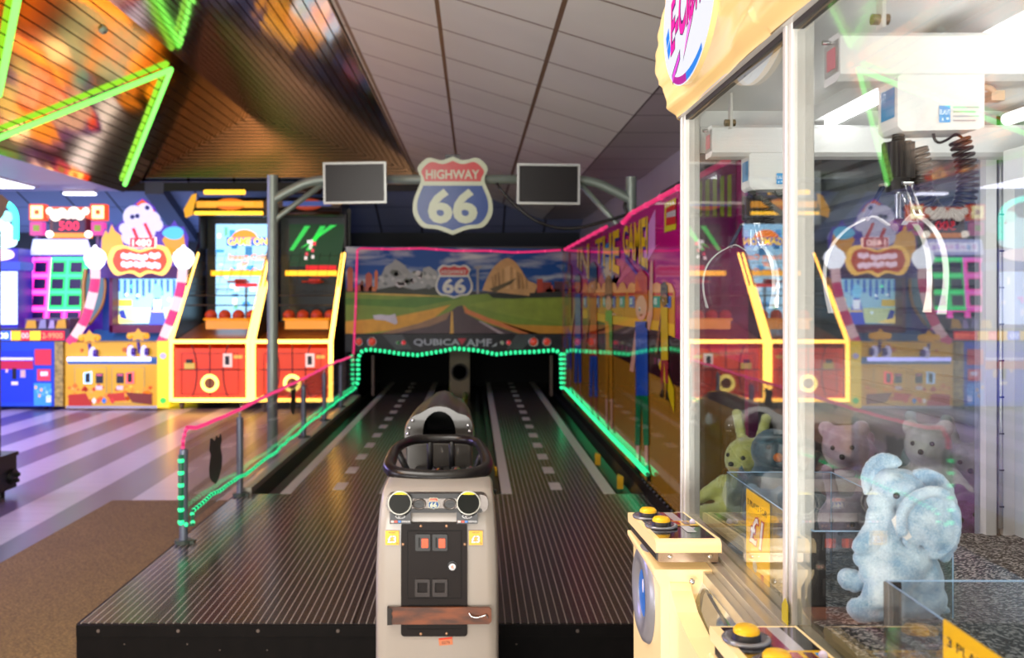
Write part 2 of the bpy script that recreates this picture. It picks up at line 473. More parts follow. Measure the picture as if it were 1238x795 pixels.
# neon star tubes on the tent
def tent(px, py):
    k = (RG.z-A.z)/(RG.x-A.x)
    D = F*(2.44-k*RG.x*1.0 if False else (RG.z-CH-k*RG.x))/((CY-py)-k*(px-CX))
    return Vector((XX(px, D), D, ZZ(py, D)))
nn = Vector(((RG.z-A.z), 0, -(RG.x-A.x))).normalized()
def star(name, pts, label):
    P = [p+nn*.06 for p in pts]
    t = thing(name, P[1], label, 'neon light', 'green neon tubes on the mirrored ceiling')
    mb = MB(); mb.tube(P, .028, 10); mb.build('tube', glow('7dff60', 2.2), t)
    mb = MB(); P2 = [p+nn*-.035+Vector((.0, .06, 0)) for p in P]; mb.tube(P2, .012, 8); mb.build('second_tube', glow('2eff20', .8), t)
    for i in range(len(P)-1):
        L = (P[i+1]-P[i]).length; k = int(L/.45)
        for j in range(1, k):
            q = P[i].lerp(P[i+1], j/k); mb = MB(); mb.cyl(q-nn*.055, q-nn*.02, .008, 6); mb.build('clip', mat('clip_grey', '6f7a6f', .4), t)
c0, c1, c2 = tent(148, 218), tent(203, 78), tent(0, 158)
c3 = c1+(c2-c1)*1.45
star('neon_zigzag', [c0, c1, c3], 'green neon zigzag with a sharp corner on the left mirrored ceiling slope')
d0, d1 = tent(0, 75), tent(14, 0)
star('neon_zigzag', [d0+(d0-d1)*.5, d0, d1, d1+(d1-d0)*.8], 'green neon tube cut by the top left corner of the photo')
# sprinkler / sensor on left slope
p = tent(123, 33); t = thing('smoke_detector', p, 'small round white detector on the left mirrored ceiling slope', 'detector')
mb = MB(); mb.cyl(p, p+nn*.05, .045, 16, .03); mb.build('housing', mat('detector', 'a9c4a6', .4), t)
mb = MB(); mb.cyl(p+nn*.05, p+nn*.06, .012, 10); mb.build('sensor', mat('detector_dark', '50605a', .4), t)

mb = MB(); mb.box(-2.32, -1.0, 0, -.2, 5.84, .008); tag(mb.build('carpet', M_carpet), 'brown flat-woven carpet beside the bowling platform', 'carpet')

# ================================================================== BOWLING LANE
m, nt, b = nodes('striped_deck'); s, g = geopos(nt)
fr = math_(nt, 'FRACT', math_(nt, 'ADD', math_(nt, 'DIVIDE', s.outputs[0], .0262), 200.0))
st = math_(nt, 'LESS_THAN', fr, .115)
acc = None
for x in (-1.097, -.408, .15):
    l = math_(nt, 'LESS_THAN', math_(nt, 'ABSOLUTE', math_(nt, 'SUBTRACT', s.outputs[0], x)), .003)
    acc = l if acc is None else math_(nt, 'MAXIMUM', acc, l)
nz = N(nt, 'ShaderNodeTexNoise'); nz.inputs['Scale'].default_value = 4; nt.links.new(g.outputs['Position'], nz.inputs['Vector'])
c = mixc(nt, math_(nt, 'MULTIPLY', nz.outputs['Fac'], .35), lin('38302c'), lin('241e1b'))
c = mixc(nt, st, c, lin('a59c90')); c = mixc(nt, acc, c, lin('060505'))
nt.links.new(c, b.inputs['Base Color']); b.inputs['Roughness'].default_value = .2; b.inputs['Specular IOR Level'].default_value = .75
ht = math_(nt, 'SUBTRACT', 1.0, math_(nt, 'MULTIPLY', acc, 1.0))
wv = math_(nt, 'SINE', math_(nt, 'MULTIPLY', s.outputs[0], 2*math.pi/.0131))
bp = N(nt, 'ShaderNodeBump'); bp.inputs['Strength'].default_value = .03; bp.inputs['Distance'].default_value = .0005; nt.links.new(wv, bp.inputs['Height']); nt.links.new(bp.outputs[0], b.inputs['Normal'])
M_deck = m
M_black = mat('black_board', '0c0908', .5, var=.3, vscale=20, spec=.12)
M_gut = mat('gutter_black', '1a1c1a', .3)
M_whiteline = mat('lane_line', 'b9b8ac', .3)
lane = thing('bowling_lane', (-.17, 3.09, 0), 'two-lane miniature bowling alley with dark striped deck and white road markings', 'bowling alley')
mb = MB(); mb.box(-1.336, 3.09, .165, 1.0, 5.13, .2); mb.build('approach_deck', M_deck, lane)
mb = MB(); mb.mt(0); mb.box(-1.345, 3.075, .16, 1.01, 3.09, .197); mb.box(-1.336, 3.085, .0, 1.0, 3.14, .158); mb.box(-1.35, 3.09, .0, -1.336, 5.13, .197); mb.mt(1)
for i in range(9): mb.cyl((-1.27+.27*i, 3.074, .178), (-1.27+.27*i, 3.08, .178), .006, 8)
for i in range(14):
    q = Vector((-1.3+.16*i+random.uniform(-.05, .05), 3.083, random.choice((.05, .11, .13)))); mb.cyl(q, q+Vector((0, .003, 0)), random.uniform(.002, .005), 7)
mb.mt(2); mb.box(-1.336, 3.083, .157, 1.0, 3.09, .161)
mb.build('front_fascia', [M_black, mat('screw_dull', '5d5048', .5), mat('raw_edge', '8a7458', .7)], lane)
for (xa, xb, nm) in ((-1.095, -.47, 'left'), (.155, .80, 'right')):
    mb = MB(); mb.box(xa, 5.13, .15, xb, 12.0, .199); dk = mb.build('lane_deck', M_deck, lane)
    mb = MB()
    mb.box(xa+.0, 5.14, .199, xa+.06, 12.0, .2005); mb.box(xb-.065, 5.14, .199, xb, 12.0, .2005)
    xm = (xa+xb)/2; y = 5.25
    while y < 11.9: mb.box(xm-.033, y, .199, xm+.033, y+.2, .2005); y += .5
    ORIG[dk.name] = ORIG[lane.name]
    mb.build('lane_marking', M_whiteline, dk)
for (xa, xb) in ((-1.25, -1.095), (.80, .965)):
    mb = MB(); mb.prism([(xa, .2), (xa+.02, .13), ((xa+xb)/2, .11), (xb-.02, .13), (xb, .196), (xb, .08), (xa, .08)], lambda x, z: (x, 5.13, z), lambda x, z: (x, 12.0, z))
    mb.build('gutter', M_gut, lane)
mb = MB(); mb.box(-.47, 5.13, .10, .155, 12, .15); mb.mt(0)
for x in (-.45, -.36, .02, .1): mb.box(x, 5.2, .15, x+.03, 11.5, .21)
mb.build('ball_return_bed', M_gut, lane)
for (xa, xb) in ((-.30, -.235), (-.13, -.065)):
    mb = MB(); mb.tube([(xa+.03, 5.6, .2), (xa+.03, 10.9, .2)], .028, 10); mb.tube([(xa+.03, 10.9, .2), (xa+.03, 11.05, .3)], .028, 10); mb.build('return_rail', mat('yellow_rail', 'a8ba22', .3), lane)
mb = MB(); mb.box(-1.336, 5.13, 0, -1.25, 10.1, .2); mb.mt(1); mb.box(-1.336, 5.13, .2, -1.255, 10.1, .235); mb.build('side_curb', [M_black, mat('alu_ledge', '9a9486', .35, metal=.4)], lane)
mb = MB(); mb.box(.965, 3.2, 0, 1.05, 10.1, .26); mb.build('side_curb', M_black, lane)
# yellow arrow markers next to the right lane
for (x, y) in ((.87, 6.4), (.9, 5.6), (.13, 5.9)):
    mb = MB(); mb.prism([(x-.02, y), (x+.02, y), (x, y+.10)], lambda a, b_: (a, b_, .13), lambda a, b_: (a, b_, .206)); mb.build('marker', mat('yellow_marker', 'd8a818', .5), lane)
# pit walls
mb = MB(); mb.mt(0)
mb.box(-1.45, 12.0, 0, 1.05, 12.05, 1.3); mb.box(-1.45, 10.2, 0, -1.30, 12.0, 1.3); mb.box(1.0, 10.2, 0, 1.05, 12.0, 1.3); mb.box(-1.45, 10.2, 1.25, 1.05, 12.0, 1.3)
mb.build('pit_housing', mat('pit_black', '070707', .6, spec=.1), lane)
mb = MB(); mb.box(-.28, 10.5, .15, -.05, 10.6, .70); mb.mt(1); mb.cyl((-.163, 10.495, .455), (-.163, 10.51, .455), .085, 24); mb.mt(0)
mb.build('return_gate', [mat('gate_brown', '5b5030', .5), mat('hole_black', '030303', .8, spec=.02)], lane)
mb = MB(); mb.torus((-.163, 10.49, .455), .09, .012, 'Y', 24); mb.build('gate_ring', mat('dark_steel', '2a2a26', .3, metal=.8), lane)
for x in (-1.16, .86): mb = MB(); mb.box(x, 10.3, .2, x+.03, 10.35, .66); mb.build('pit_post', mat('pit_post', '4a3424', .5), lane)

# --------------------------------------------------- backboard with landscape
BD = 10.1
def BB(px, py, l=0): return (XX(px, BD), BD-.012-.0015*l, ZZ(py, BD))
bb = thing('backboard', (-.2, BD, ZZ(430, BD)), 'wide pin-deck backboard printed with a desert highway landscape under blue sky', 'backboard')
mb = MB(); mb.box(XX(418, BD), BD-.01, ZZ(403, BD), XX(680, BD), BD+.06, ZZ(298, BD)); mb.build('panel', mat('board_dark', '20242a', .5), bb)
m, nt, b = nodes('printed_sky')
tc = N(nt, 'ShaderNodeTexCoord'); mp = N(nt, 'ShaderNodeMapping'); mp.inputs['Scale'].default_value = (1.1, 1, 4.2); nt.links.new(tc.outputs['Object'], mp.inputs[0])
nz = N(nt, 'ShaderNodeTexNoise'); nz.inputs['Scale'].default_value = 1.9; nz.inputs['Detail'].default_value = 6; nz.inputs['Distortion'].default_value = .6; nt.links.new(mp.outputs[0], nz.inputs['Vector'])
mr = N(nt, 'ShaderNodeMapRange'); mr.inputs[1].default_value = .46; mr.inputs[2].default_value = .7; nt.links.new(nz.outputs['Fac'], mr.inputs[0])
c = mixc(nt, mr.outputs[0], lin('0c4680'), lin('b4c0b0')); nt.links.new(c, b.inputs['Base Color']); b.inputs['Specular IOR Level'].default_value = .15; b.inputs['Roughness'].default_value = .35
mb = MB(); mb.poly([BB(418, 298), BB(680, 301), BB(680, 352), BB(418, 352)]); mb.build('sky_print', m, bb, fixn=False)
mb = MB()
def Pp(pts, c, l, f=BB): mb.mt(0, c); mb.poly([f(x, y, l) for x, y in pts])
# fields
Pp([(418,352),(500,356),(560,357),(620,353),(680,358),(680,403),(418,403)], '6f8a2a', 1)
Pp([(418,360),(470,362),(520,358),(560,360),(500,372),(418,368)], '4f7a22', 2)
Pp([(420,354),(500,355),(540,359),(470,357)], 'c0a040', 2)
Pp([(418,388),(470,384),(520,374),(545,368),(520,388),(480,398),(440,403),(418,403)], 'c9962a', 2)
Pp([(600,362),(680,360),(680,392),(640,386),(600,378),(566,368)], '7d9430', 2)
Pp([(590,384),(620,392),(680,394),(680,403),(640,403)], 'b98a2c', 3)
Pp([(560,368),(566,374),(600,388),(652,403),(628,403),(590,390),(562,378)], 'c2763a', 3)
# road
Pp([(553,370),(559,369),(562,378),(585,390),(626,403),(462,403),(505,393),(535,383)], '4a3c3a', 4)
Pp([(545,376),(540,386),(520,394),(475,403),(458,403),(505,391),(532,381)], '8a6c48', 5)
Pp([(545.5,376),(547.5,376),(548.5,403),(544,403)], 'c9a040', 5)
Pp([(578,388),(582,388),(610,403),(603,403)], '9a9088', 5)
# tree lines
Pp([(418,349),(450,346),(500,350),(520,348),(540,352),(540,357),(418,353)], '2c3420', 2)
Pp([(590,355),(640,350),(680,349),(680,357),(620,361),(596,360)], '1e2216', 3)
# skyline left
for a, b_, h, cc in ((420,427,322,'a85a3a'),(442,450,329,'a4523a'),(453,457,326,'c0683a'),(430,441,343,'9a5236'),(446,453,345,'c67a44'),(436,440,338,'7a4a3a')):
    Pp([(a,352),(a,h+3),((a+b_)/2,h),(b_,h+3),(b_,352)], cc, 3)
Pp([(455,350),(480,345),(500,350),(530,346),(530,354),(455,353)], '2a301e', 5)
# pale rocky mountains, weathered lumps
Pp([(456,350),(459,338),(466,322),(474,318),(478,313),(483,316),(490,321),(496,330),(503,327),(508,335),(512,324),(519,322),(528,328),(533,350)], '8f9686', 4)
random.seed(3)
for i in range(46):
    x = random.uniform(460, 528); top = 326+abs(x-480)*.12; y = random.uniform(top, 347); s_ = random.uniform(1.5, 5)
    Pp([(x-s_, y), (x-s_*.3, y-s_*.9), (x+s_*.7, y-s_*.5), (x+s_, y+s_*.3), (x, y+s_*.7)], random.choice(('a9ad9a', '6c7468', '9aa08c', '59614f', 'b4b6a2')), 5+i % 3)
# tower
Pp([(573,322),(583,321),(582,324),(579,325),(579,355),(576,355),(576,325),(573,324)], '8a8a80', 5)
# domed rock
dome = catmull([(583,351),(588,338),(596,324),(606,315),(614,312),(622,316),(630,326),(637,338),(646,342),(649,346),(644,358)], 4)
Pp(dome, 'c09a5c', 5)
for i in range(14):
    t0 = random.uniform(592, 636); Pp([(t0, 320+abs(t0-614)*.7), (t0+1.6, 321+abs(t0-614)*.7), (t0+2.6+random.uniform(-2,2), 348), (t0+1, 350)], random.choice(('9c7a44', 'd4b072', '8a6c40')), 6)
Pp([(592,349),(610,342),(624,336),(618,343),(604,350),(598,354)], '5a5030', 7)
for a, b_, h, cc in ((649,656,337,'a8442e'),(656,666,341,'8c3c2c'),(664,668,345,'c85a3a'),(670,680,340,'4c2c34'),(660,676,349,'b05034')):
    Pp([(a,354),(a,h),(b_,h),(b_,354)], cc, 5)
Pp([(640,354),(680,352),(680,359),(640,360)], '22241a', 6)
# torn white patch
Pp([(451,381),(460,380),(471,381),(478,379),(481,390),(478,392),(466,387),(453,386)], 'b9b8b0', 8)
sx, sy, sw, sh = 549, 340, 44, 41
paint_shield(mb, lambda x, y, l: BB(sx+x*sw, sy-y*sh, 9+l), 0)
mb.build('landscape_print', paint('print_satin', .3, var=.12, spec=.15), bb, fixn=False)
mb = MB(); mb.box(XX(418, BD), BD-.03, ZZ(425, BD), XX(680, BD), BD+.05, ZZ(403.5, BD)); mask = mb.build('mask_unit', mat('mask_black', '101416', .3, spec=.15), bb)
ORIG[mask.name] = ORIG[bb.name]
def MK(px, py, l=0): return (XX(px, BD-.035), BD-.032-.0015*l, ZZ(py, BD-.035))
mb = MB()
for a in (470, 640):
    s_ = 1 if a == 470 else -1
    Pp([(a-s_*8,404),(a+s_*16,404),(a+s_*28,422),(a+s_*8,422)] if s_ > 0 else [(a+8,404),(a-16,404),(a-28,422),(a-8,422)], '3c4440', 0, MK)
mb.mt(0, 'a0a8a4'); put_text(mb, 'QUBICA', lambda u, v: MK(500+56*u, 418.5-9*v, 1), .02)
put_text(mb, 'AMF', lambda u, v: MK(563.5+31*u, 418.5-9*v, 1), .02)
Pp([(553,409),(564,409),(558.5,417)], 'b03038', 1, MK); Pp([(594,419),(601,414),(600,418)], 'a0a8a4', 1, MK)
mb.build('maker_lettering', paint('print_satin'), mask, fixn=False)
for (x, y, r, c, lab) in ((434,413,4,'c43a22','large'),(450,413,4.6,'c43a22','large'),(488,414,2.6,'d8282a','small'),(481,414,2.2,'1c6a2c','small'),(607,414,2.2,'7a8a6a','small'),(615,414,2.6,'d8282a','small'),(645,413,4.6,'c43a22','large'),(661,413,4.2,'c43a22','large')):
    p = Vector(MK(x, y)); rr = r*BD/F
    mb = MB(); mb.lathe([(rr*1.35, 0), (rr*1.35, -.015), (rr*1.05, -.02), (rr, -.01)], p, 'Y', 18); sk = mb.build('lamp_ring', mat('chrome_dull', '8a8a86', .25, metal=.8), mask)
    ORIG[sk.name] = ORIG[bb.name]
    mb = MB(); mb.ball(p+Vector((0, -.01, 0)), rr, 14, 8, (1, .5, 1)); mb.build('lamp_lens', mat('lens_'+c, c, .2, emit=c, es=.25), sk)

# --------------------------------------------------- side mural on the right
MX = .985
def MU(px, py, l=0):
    Y = MX*F/(px-CX); return (MX-.006-.0006*l, Y, CH-(py-CY)*Y/F)
ml = thing('mural_panel', (MX, 6.6, .27), 'glossy purple side panel printed with cartoon children dancing before an amusement row', 'mural')
mb = MB(); mb.box(MX-.004, 3.25, .265, MX+.03, 10.1, 1.815); mb.build('board', mat('mural_back', '5a1040', .4), ml)
mb = MB()
def PM(pts, c, l): mb.mt(0, c); mb.poly([MU(x, y, l) for x, y in pts])
def PZ(y0, z0, y1, z1, c, l): mb.mt(0, c); mb.poly([(MX-.006-.0006*l, a, b_) for a, b_ in ((y0, z0), (y1, z0), (y1, z1), (y0, z1))])
PZ(3.25, .268, 10.09, 1.813, 'b3086c', 0)
PM([(681.5,404),(690,404),(740,428),(818,465),(903,500),(903,706),(818,618),(681.5,475)], 'a07422', 1)
for i in range(7):
    y = 3.6+i*.95; PZ(y, .27, y+.012, .95, '8a601c', 2)
# light rays
for a, b_, c_, d_ in ((731,300,742,330),(720,300,728,330),(757,300,768,340),(784,300,800,250)):
    PM([(736,345),(a,b_),(c_,b_-6),(746,345)], 'c83a8a', 2)
PM([(779,325),(781,280),(794,252),(794,300)], 'd890c8', 3)
# carousel row
PM([(706,350),(730,352),(775,352),(800,350),(818,352),(818,408),(800,400),(745,392),(706,382)], 'd89424', 4)
PM([(706,375),(745,382),(800,388),(818,392),(818,408),(800,400),(745,392),(706,384)], 'f0c020', 5)
for k, x in enumerate((709, 716, 724, 733, 743, 754, 766, 796, 809)):
    w = 3+(x-700)*.045
    PM([(x-w*1.05,350),(x-w*.6,343),(x,341),(x+w*.6,343),(x+w*1.05,350),(x+w*1.05,353),(x-w*1.05,353)], 'f0b060', 6)
    PM([(x-w*.85,354),(x+w*.85,354),(x+w*.85,357),(x-w*.85,357)], 'd83820', 7)
    PM([(x-w*.6,358),(x+w*.6,358),(x+w*.6,372),(x-w*.6,371)], '18a08c' if k % 2 else '3a5ab8', 7)
    PM([(x-w*.45,360),(x+w*.1,360),(x+w*.1,368),(x-w*.45,368)], 'c0e0c8', 8)
PM([(706,384),(745,392),(800,400),(818,408),(903,440),(903,500),(818,465),(740,428),(706,412)], '3a1c20', 5)
for i in range(22):
    x = 708+i*5; yy = 398+(x-706)*.38; PM([(x,yy),(x+2.5,yy+1),(x+2.5,yy+9),(x,yy+8)], random.choice(('7a1c4c', '904060', 'b08090', '50202c')), 6)
# ferris circle
cc = [(737+8.5*math.cos(t*.3), 318+25*math.sin(t*.3)) for t in range(21)]
PM(cc, '2c88b8', 6); PM([(737+(x-737)*.68, 322+(y-318)*.62) for x, y in cc], 'b8c0a0', 7)
# title lettering, printed letters growing towards the near end
def LT(s, ya, yb, c, l, g=0):
    mb.mt(0, c)
    put_text(mb, s, lambda u, v: (MX-.006-.0006*l, ya+(yb-ya)*u+g*.5, (1.60-.14*u)+v*(.17+.14*u)+g), .025)
for s_, ya, yb in (('IN', 8.6, 7.7), ('THE', 7.3, 6.1), ('GAME!', 5.95, 5.1)):
    LT(s_, ya, yb, '3a1a7a', 8, -.02); LT(s_, ya, yb, 'f0c818', 9, 0)
PM([(758,310),(778,336),(779,342),(758,316)], '48209a', 8)
# ticket sign in the near corner
for dx in (0,):
    PM([(806,246),(820,239),(820,277),(806,281)], 'c8c018', 9)
    PM([(808,252),(820,246),(820,270),(808,273)], 'c02818', 10)
    PM([(809,257),(820,253),(820,261),(809,263)], 'b8b0a8', 11)
    for k in range(4): PM([(807+3*k,247-1.5*k),(808.5+3*k,246.3-1.5*k),(808.5+3*k,251-1.5*k),(807+3*k,252-1.5*k)], 'e8e0c0', 10)
PM([(835,215),(893,195),(893,300),(835,290)], '8a1460', 8)
for k in range(6): PM([(838+9*k,222-2*k),(843+9*k,220-2*k),(843+9*k,262),(838+9*k,262)], 'a0b020', 9)
# cartoon children
def kid(cx, top, head, hair, skin, shirt, legs, shoes, hy, s, arm=None, feet=None):
    """cx column, top of hair, head centre y, hips y, feet y"""
    w = s
    PM([(cx-w*1.0,head),(cx-w*.9,top+w),(cx,top),(cx+w*.9,top+w*1.2),(cx+w*1.0,head+w)], hair, 12)
    PM([(cx+w*.85*math.cos(t), head+w*1.9*math.sin(t)) for t in [k*.524 for k in range(12)]], skin, 13)
    PM([(cx-w*.35,head-w*.1),(cx-w*.1,head-w*.1),(cx-w*.1,head+w*.5),(cx-w*.35,head+w*.5)], 'f0f0e8', 14)
    PM([(cx-w*.3,head+w*.1),(cx-w*.15,head+w*.1),(cx-w*.15,head+w*.45),(cx-w*.3,head+w*.45)], '101010', 15)
    PM([(cx-w*.3,head+w*.95),(cx+w*.3,head+w*.9),(cx,head+w*1.25)], 'a02020', 14)
    sh = head+w*2.0
    PM([(cx-w*.9,sh),(cx+w*.9,sh),(cx+w*1.0,hy),(cx-w*.8,hy)], shirt, 12)
    a1 = arm or (cx-w*2.2, hy-w*1.5)
    PM([(cx-w*.8,sh+w*.3),(cx-w*.4,sh+w*1.5),(a1[0]+w*.3,a1[1]),(a1[0]-w*.3,a1[1]-w*.3)], skin, 11)
    fy = feet
    kn = hy+(fy-hy)*.62
    PM([(cx-w*.85,hy),(cx,hy),(cx-w*.25,kn),(cx-w*.95,kn)], legs, 12); PM([(cx,hy),(cx+w*1.0,hy),(cx+w*1.1,kn),(cx+w*.35,kn)], legs, 12)
    PM([(cx-w*.8,kn),(cx-w*.35,kn),(cx-w*.4,fy-w*.8),(cx-w*.75,fy-w*.8)], skin, 11); PM([(cx+w*.5,kn),(cx+w*.95,kn),(cx+w*.95,fy-w*.4),(cx+w*.55,fy-w*.4)], skin, 11)
    PM([(cx-w*1.2,fy),(cx-w*.3,fy),(cx-w*.3,fy-w*1.8),(cx-w*.8,fy-w*2.0)], shoes, 13); PM([(cx+w*.4,fy+w*.6),(cx+w*1.4,fy+w*.9),(cx+w*1.0,fy-w*1.6),(cx+w*.5,fy-w*1.4)], shoes, 13)
kid(689, 318, 334, '7a4a28', 'c08a60', 'a88a20', '3c4ab0', '2a2020', 400, 3.2, feet=474)
kid(700, 330, 347, '20281c', 'c89060', '2c5ab0', '2860b8', '201c1c', 415, 4.0, feet=492)
kid(719, 316, 345, '123830', '9a5838', 'c84018', '2c5aa8', 'b01c28', 430, 4.8, feet=510)
kid(738, 332, 366, '5a3820', 'e0b088', '58b03c', 'c08820', 'b82828', 420, 4.6, arm=(747, 380), feet=520)
PM([(734,388),(738,388),(739,425),(735,425)], 'e0a020', 13)
kid(778, 325, 372, 'd0501c', 'e8b490', '2a5ab0', '0c7a40', '141210', 478, 8.2, arm=(766, 450), feet=575)
PM([(783,395),(787,372),(789,320),(791,313),(792,322),(792,380),(788,400)], 'e0a880', 12)
kid(806, 340, 362, '241c18', '8a5838', 'd8b818', 'a02830', '201418', 435, 4.6, feet=480)
PM([(799,440),(803,432),(818,470),(818,500)], 'd8c018', 11)
# stripes of colour at the far end
for i in range(5):
    x = 681.8+i*1.6
    for k in range(9):
        y0 = 305+k*13; PM([(x,y0),(x+1.2,y0-.6),(x+1.2,y0+11),(x,y0+12)], random.choice(('c83020', 'd8b018', '2058b0', '209048', 'b01468', 'e08018')), 16)
mb.build('cartoon_print', paint('print_gloss', .06, coat=.35, spec=.5), ml, fixn=False)
mb = MB()
for i in range(24):
    y = 3.25+i*.086; mb.ball((MX-.015, y, .262), .011, 8, 6)
mb.tube([(MX-.012, 3.25, .255), (MX-.012, 5.2, .255)], .006, 6)
tag(mb.build('cable', mat('cable_black', '0c0c0c', .4)), 'black bobbled cable along the foot of the cartoon mural', 'cable')

# --------------------------------------------------- barrier
BX = -1.31
def by(px): return -BX*F/(CX-px)
br = thing('glass_barrier', (BX, 4.1, .2), 'low clear acrylic barrier on grey posts along the left edge of the lanes', 'barrier')
M_post = mat('post_grey', '6f7684', .35, metal=.5)
for k, (px, zt) in enumerate(((222, .615), (290, .63), (367, .63), (392, .64), (412, .64))):
    y = by(px); mb = MB(); z0 = .2 if k < 2 else .235
    mb.mt(0); mb.cyl((BX, y, z0+.01), (BX, y, zt), .019, 16); mb.cyl((BX, y, zt), (BX, y, zt+.03), .006, 8); mb.ball((BX, y, zt), .019, 12, 6, (1, 1, .6))
    mb.mt(1); mb.cyl((BX, y, z0), (BX, y, z0+.015), .04, 16); mb.box(BX-.01, y-.02, z0, BX+.05, y+.02, z0+.012)
    mb.build('post', [M_post, mat('post_foot', '39443c', .4)], br)
ys_ = [by(p) for p in (222, 290, 367, 392, 412, 430)]
for i in range(5):
    mb = MB(); a, b_ = ys_[i]+.025, ys_[i+1]-.025
    mb.box(BX-.002, a, .245 if i else .27, BX+.002, b_, .70 if i else .69); pn = mb.build('acrylic_panel', glass('acrylic', 'f2f2f0', 1.0, .05), br)
    ORIG[pn.name] = ORIG[br.name]
    if i in (0, 2):
        yc = by(260) if i == 0 else by(354)
        mb = MB(); sc = .15 if i == 0 else .12
        pts = [(-.2,.5),(-.12,.42),(-.02,.5),(.05,.40),(.14,.48),(.22,.5),(.26,.28),(.2,.16),(.27,-.1),(.24,-.3),(.14,-.42),(0,-.52),(-.14,-.44),(-.25,-.25),(-.27,0),(-.2,.2),(-.26,.34)]
        mb.mt(0); zc = ZZ(555, by(260)) if i == 0 else .56
        mb.prism([(p*sc*2.9, q*sc*1.6) for p, q in pts], lambda u, v: (BX+.0025, yc-u, zc+v), lambda u, v: (BX+.0040, yc-u, zc+v))
        mb.build('worn_decal', mat('decal_dark', '3f3a3c', .5), pn)
GT = glow('10b878', .22); GB = glow('30ffa0', 1.6); PT = glow('ff2a78', .8); PB = glow('ff4a88', 1.1)
y1 = by(222)
rope('rope_light', [(BX-.004, y1-.026, .30), (BX-.004, y1-.026, .60)], GT, GB, .012, .055, 'short green rope light running up the front barrier post', group='green rope lights')
def low(px, py): y = by(px); return (BX+.028, y, CH-(py-CY)*y/F)
rope('rope_light', [(BX+.02, y1-.03, .29), (BX+.05, y1-.02, .285)]+[low(p, q) for p, q in ((224, 618), (250, 597), (290, 573), (330, 544), (367, 513), (400, 488), (428, 468))], GT, GB, .008, .042, 'long green rope light along the foot of the clear barrier', group='green rope lights', wob=.006)
def hi(px, py): y = by(px); return (BX, y, CH-(py-CY)*y/F)
rope('rope_light', [(BX, y1-.005, .63), (BX-.003, y1-.01, .67), (BX, y1+.04, .715)]+[hi(p, q) for p, q in ((236, 517), (262, 507), (290, 494), (330, 475), (367, 457), (400, 440), (424, 431))], PT, PB, .008, .03, 'pink rope light along the top of the clear barrier', group='pink rope lights', wob=.004)
def bk(px, py): y = 10.04; return (XX(px, y), y, ZZ(py, y))
rope('rope_light', [bk(*p) for p in ((428, 467), (433, 462), (433, 432), (437, 425), (445, 422), (470, 425), (480, 427), (505, 429), (530, 425), (550, 421), (575, 423), (600, 428), (620, 426), (645, 425), (672, 423), (678, 428), (679, 468))], GT, GB, .017, .052, 'green rope light looping across the pit opening under the backboard', group='green rope lights')
def rt(px, py): Y = (MX-.03)*F/(px-CX); return (MX-.03, Y, CH-(py-CY)*Y/F)
rope('rope_light', [rt(684, 470), rt(700, 487), rt(720, 508), rt(745, 534), rt(765, 554), rt(783, 573)], GT, GB, .012, .035, 'green rope light running down the foot of the cartoon mural', group='green rope lights')
rope('rope_light', [bk(*p) for p in ((427, 436), (428, 415), (430, 370), (431, 330), (432, 302), (436, 300), (470, 301), (510, 300), (550, 303), (590, 303), (620, 305), (650, 304), (678, 302))], PT, PB, .011, .3, 'pink rope light framing the left and top of the backboard', group='pink rope lights')
def rp(px): Y = (MX-.01)*F/(px-CX); return (MX-.01, Y, 1.83)
rope('rope_light', [rp(683), rp(700), rp(716), rp(733)], PT, PB, .013, .4, 'pink rope light on the far top edge of the cartoon mural', group='pink rope lights')
o = rope('rope_light', [(MX-.01, 5.95, 1.80), rp(762), rp(790), rp(820), rp(880)], PT, PB, .013, .4, 'pink rope light with black clips on the near top edge of the cartoon mural', group='pink rope lights')

# --------------------------------------------------- gantry with screens and sign
GD = 6.4
M_pole = mat('pole_green_grey', '7d8a80', .35, metal=.3)
gt = thing('gantry_frame', (-.16, GD, 0), 'grey-green tubular gantry spanning the lanes with curved corner braces', 'gantry')
xl_, xr_ = XX(329.5, GD), XX(763, GD)
for x, z in ((xl_, ZZ(212, GD)), (xr_, ZZ(214, GD))):
    mb = MB(); mb.cyl((x, GD, 0.008 if x < 0 else 0), (x, GD, z), .037, 24); mb.cyl((x, GD, 0), (x, GD, .02), .09, 20)
    mb.build('pole', M_pole, gt)
mb = MB(); zb = ZZ(217, GD); mb.tube([(XX(400, GD), GD, zb), (XX(690, GD), GD, zb)], .033, 16); mb.build('cross_beam', M_pole, gt)
for sgn, x, xe in ((1, xl_, XX(400, GD)), (-1, xr_, XX(690, GD))):
    mb = MB(); L = xe-x
    pts = [(x, GD, ZZ(242, GD)), (x+L*.25, GD, ZZ(232, GD)), (x+L*.55, GD, ZZ(222, GD)), (x+L*.8, GD, ZZ(218, GD)), (xe, GD, zb)]
    mb.tube(catmull(pts, 5), .033, 14); mb.build('curved_arm', M_pole, gt)
    mb = MB(); mb.tube([(x+L*.02, GD, ZZ(272, GD)), (x+L*.1, GD, ZZ(262, GD)), (x+L*.95, GD, ZZ(218, GD))] if sgn > 0 else [(XX(752, GD), GD, ZZ(278, GD)), (XX(750, GD), GD, ZZ(275, GD)), (x+L*.9, GD, ZZ(218, GD))], .02, 12); mb.build('brace', M_pole, gt)
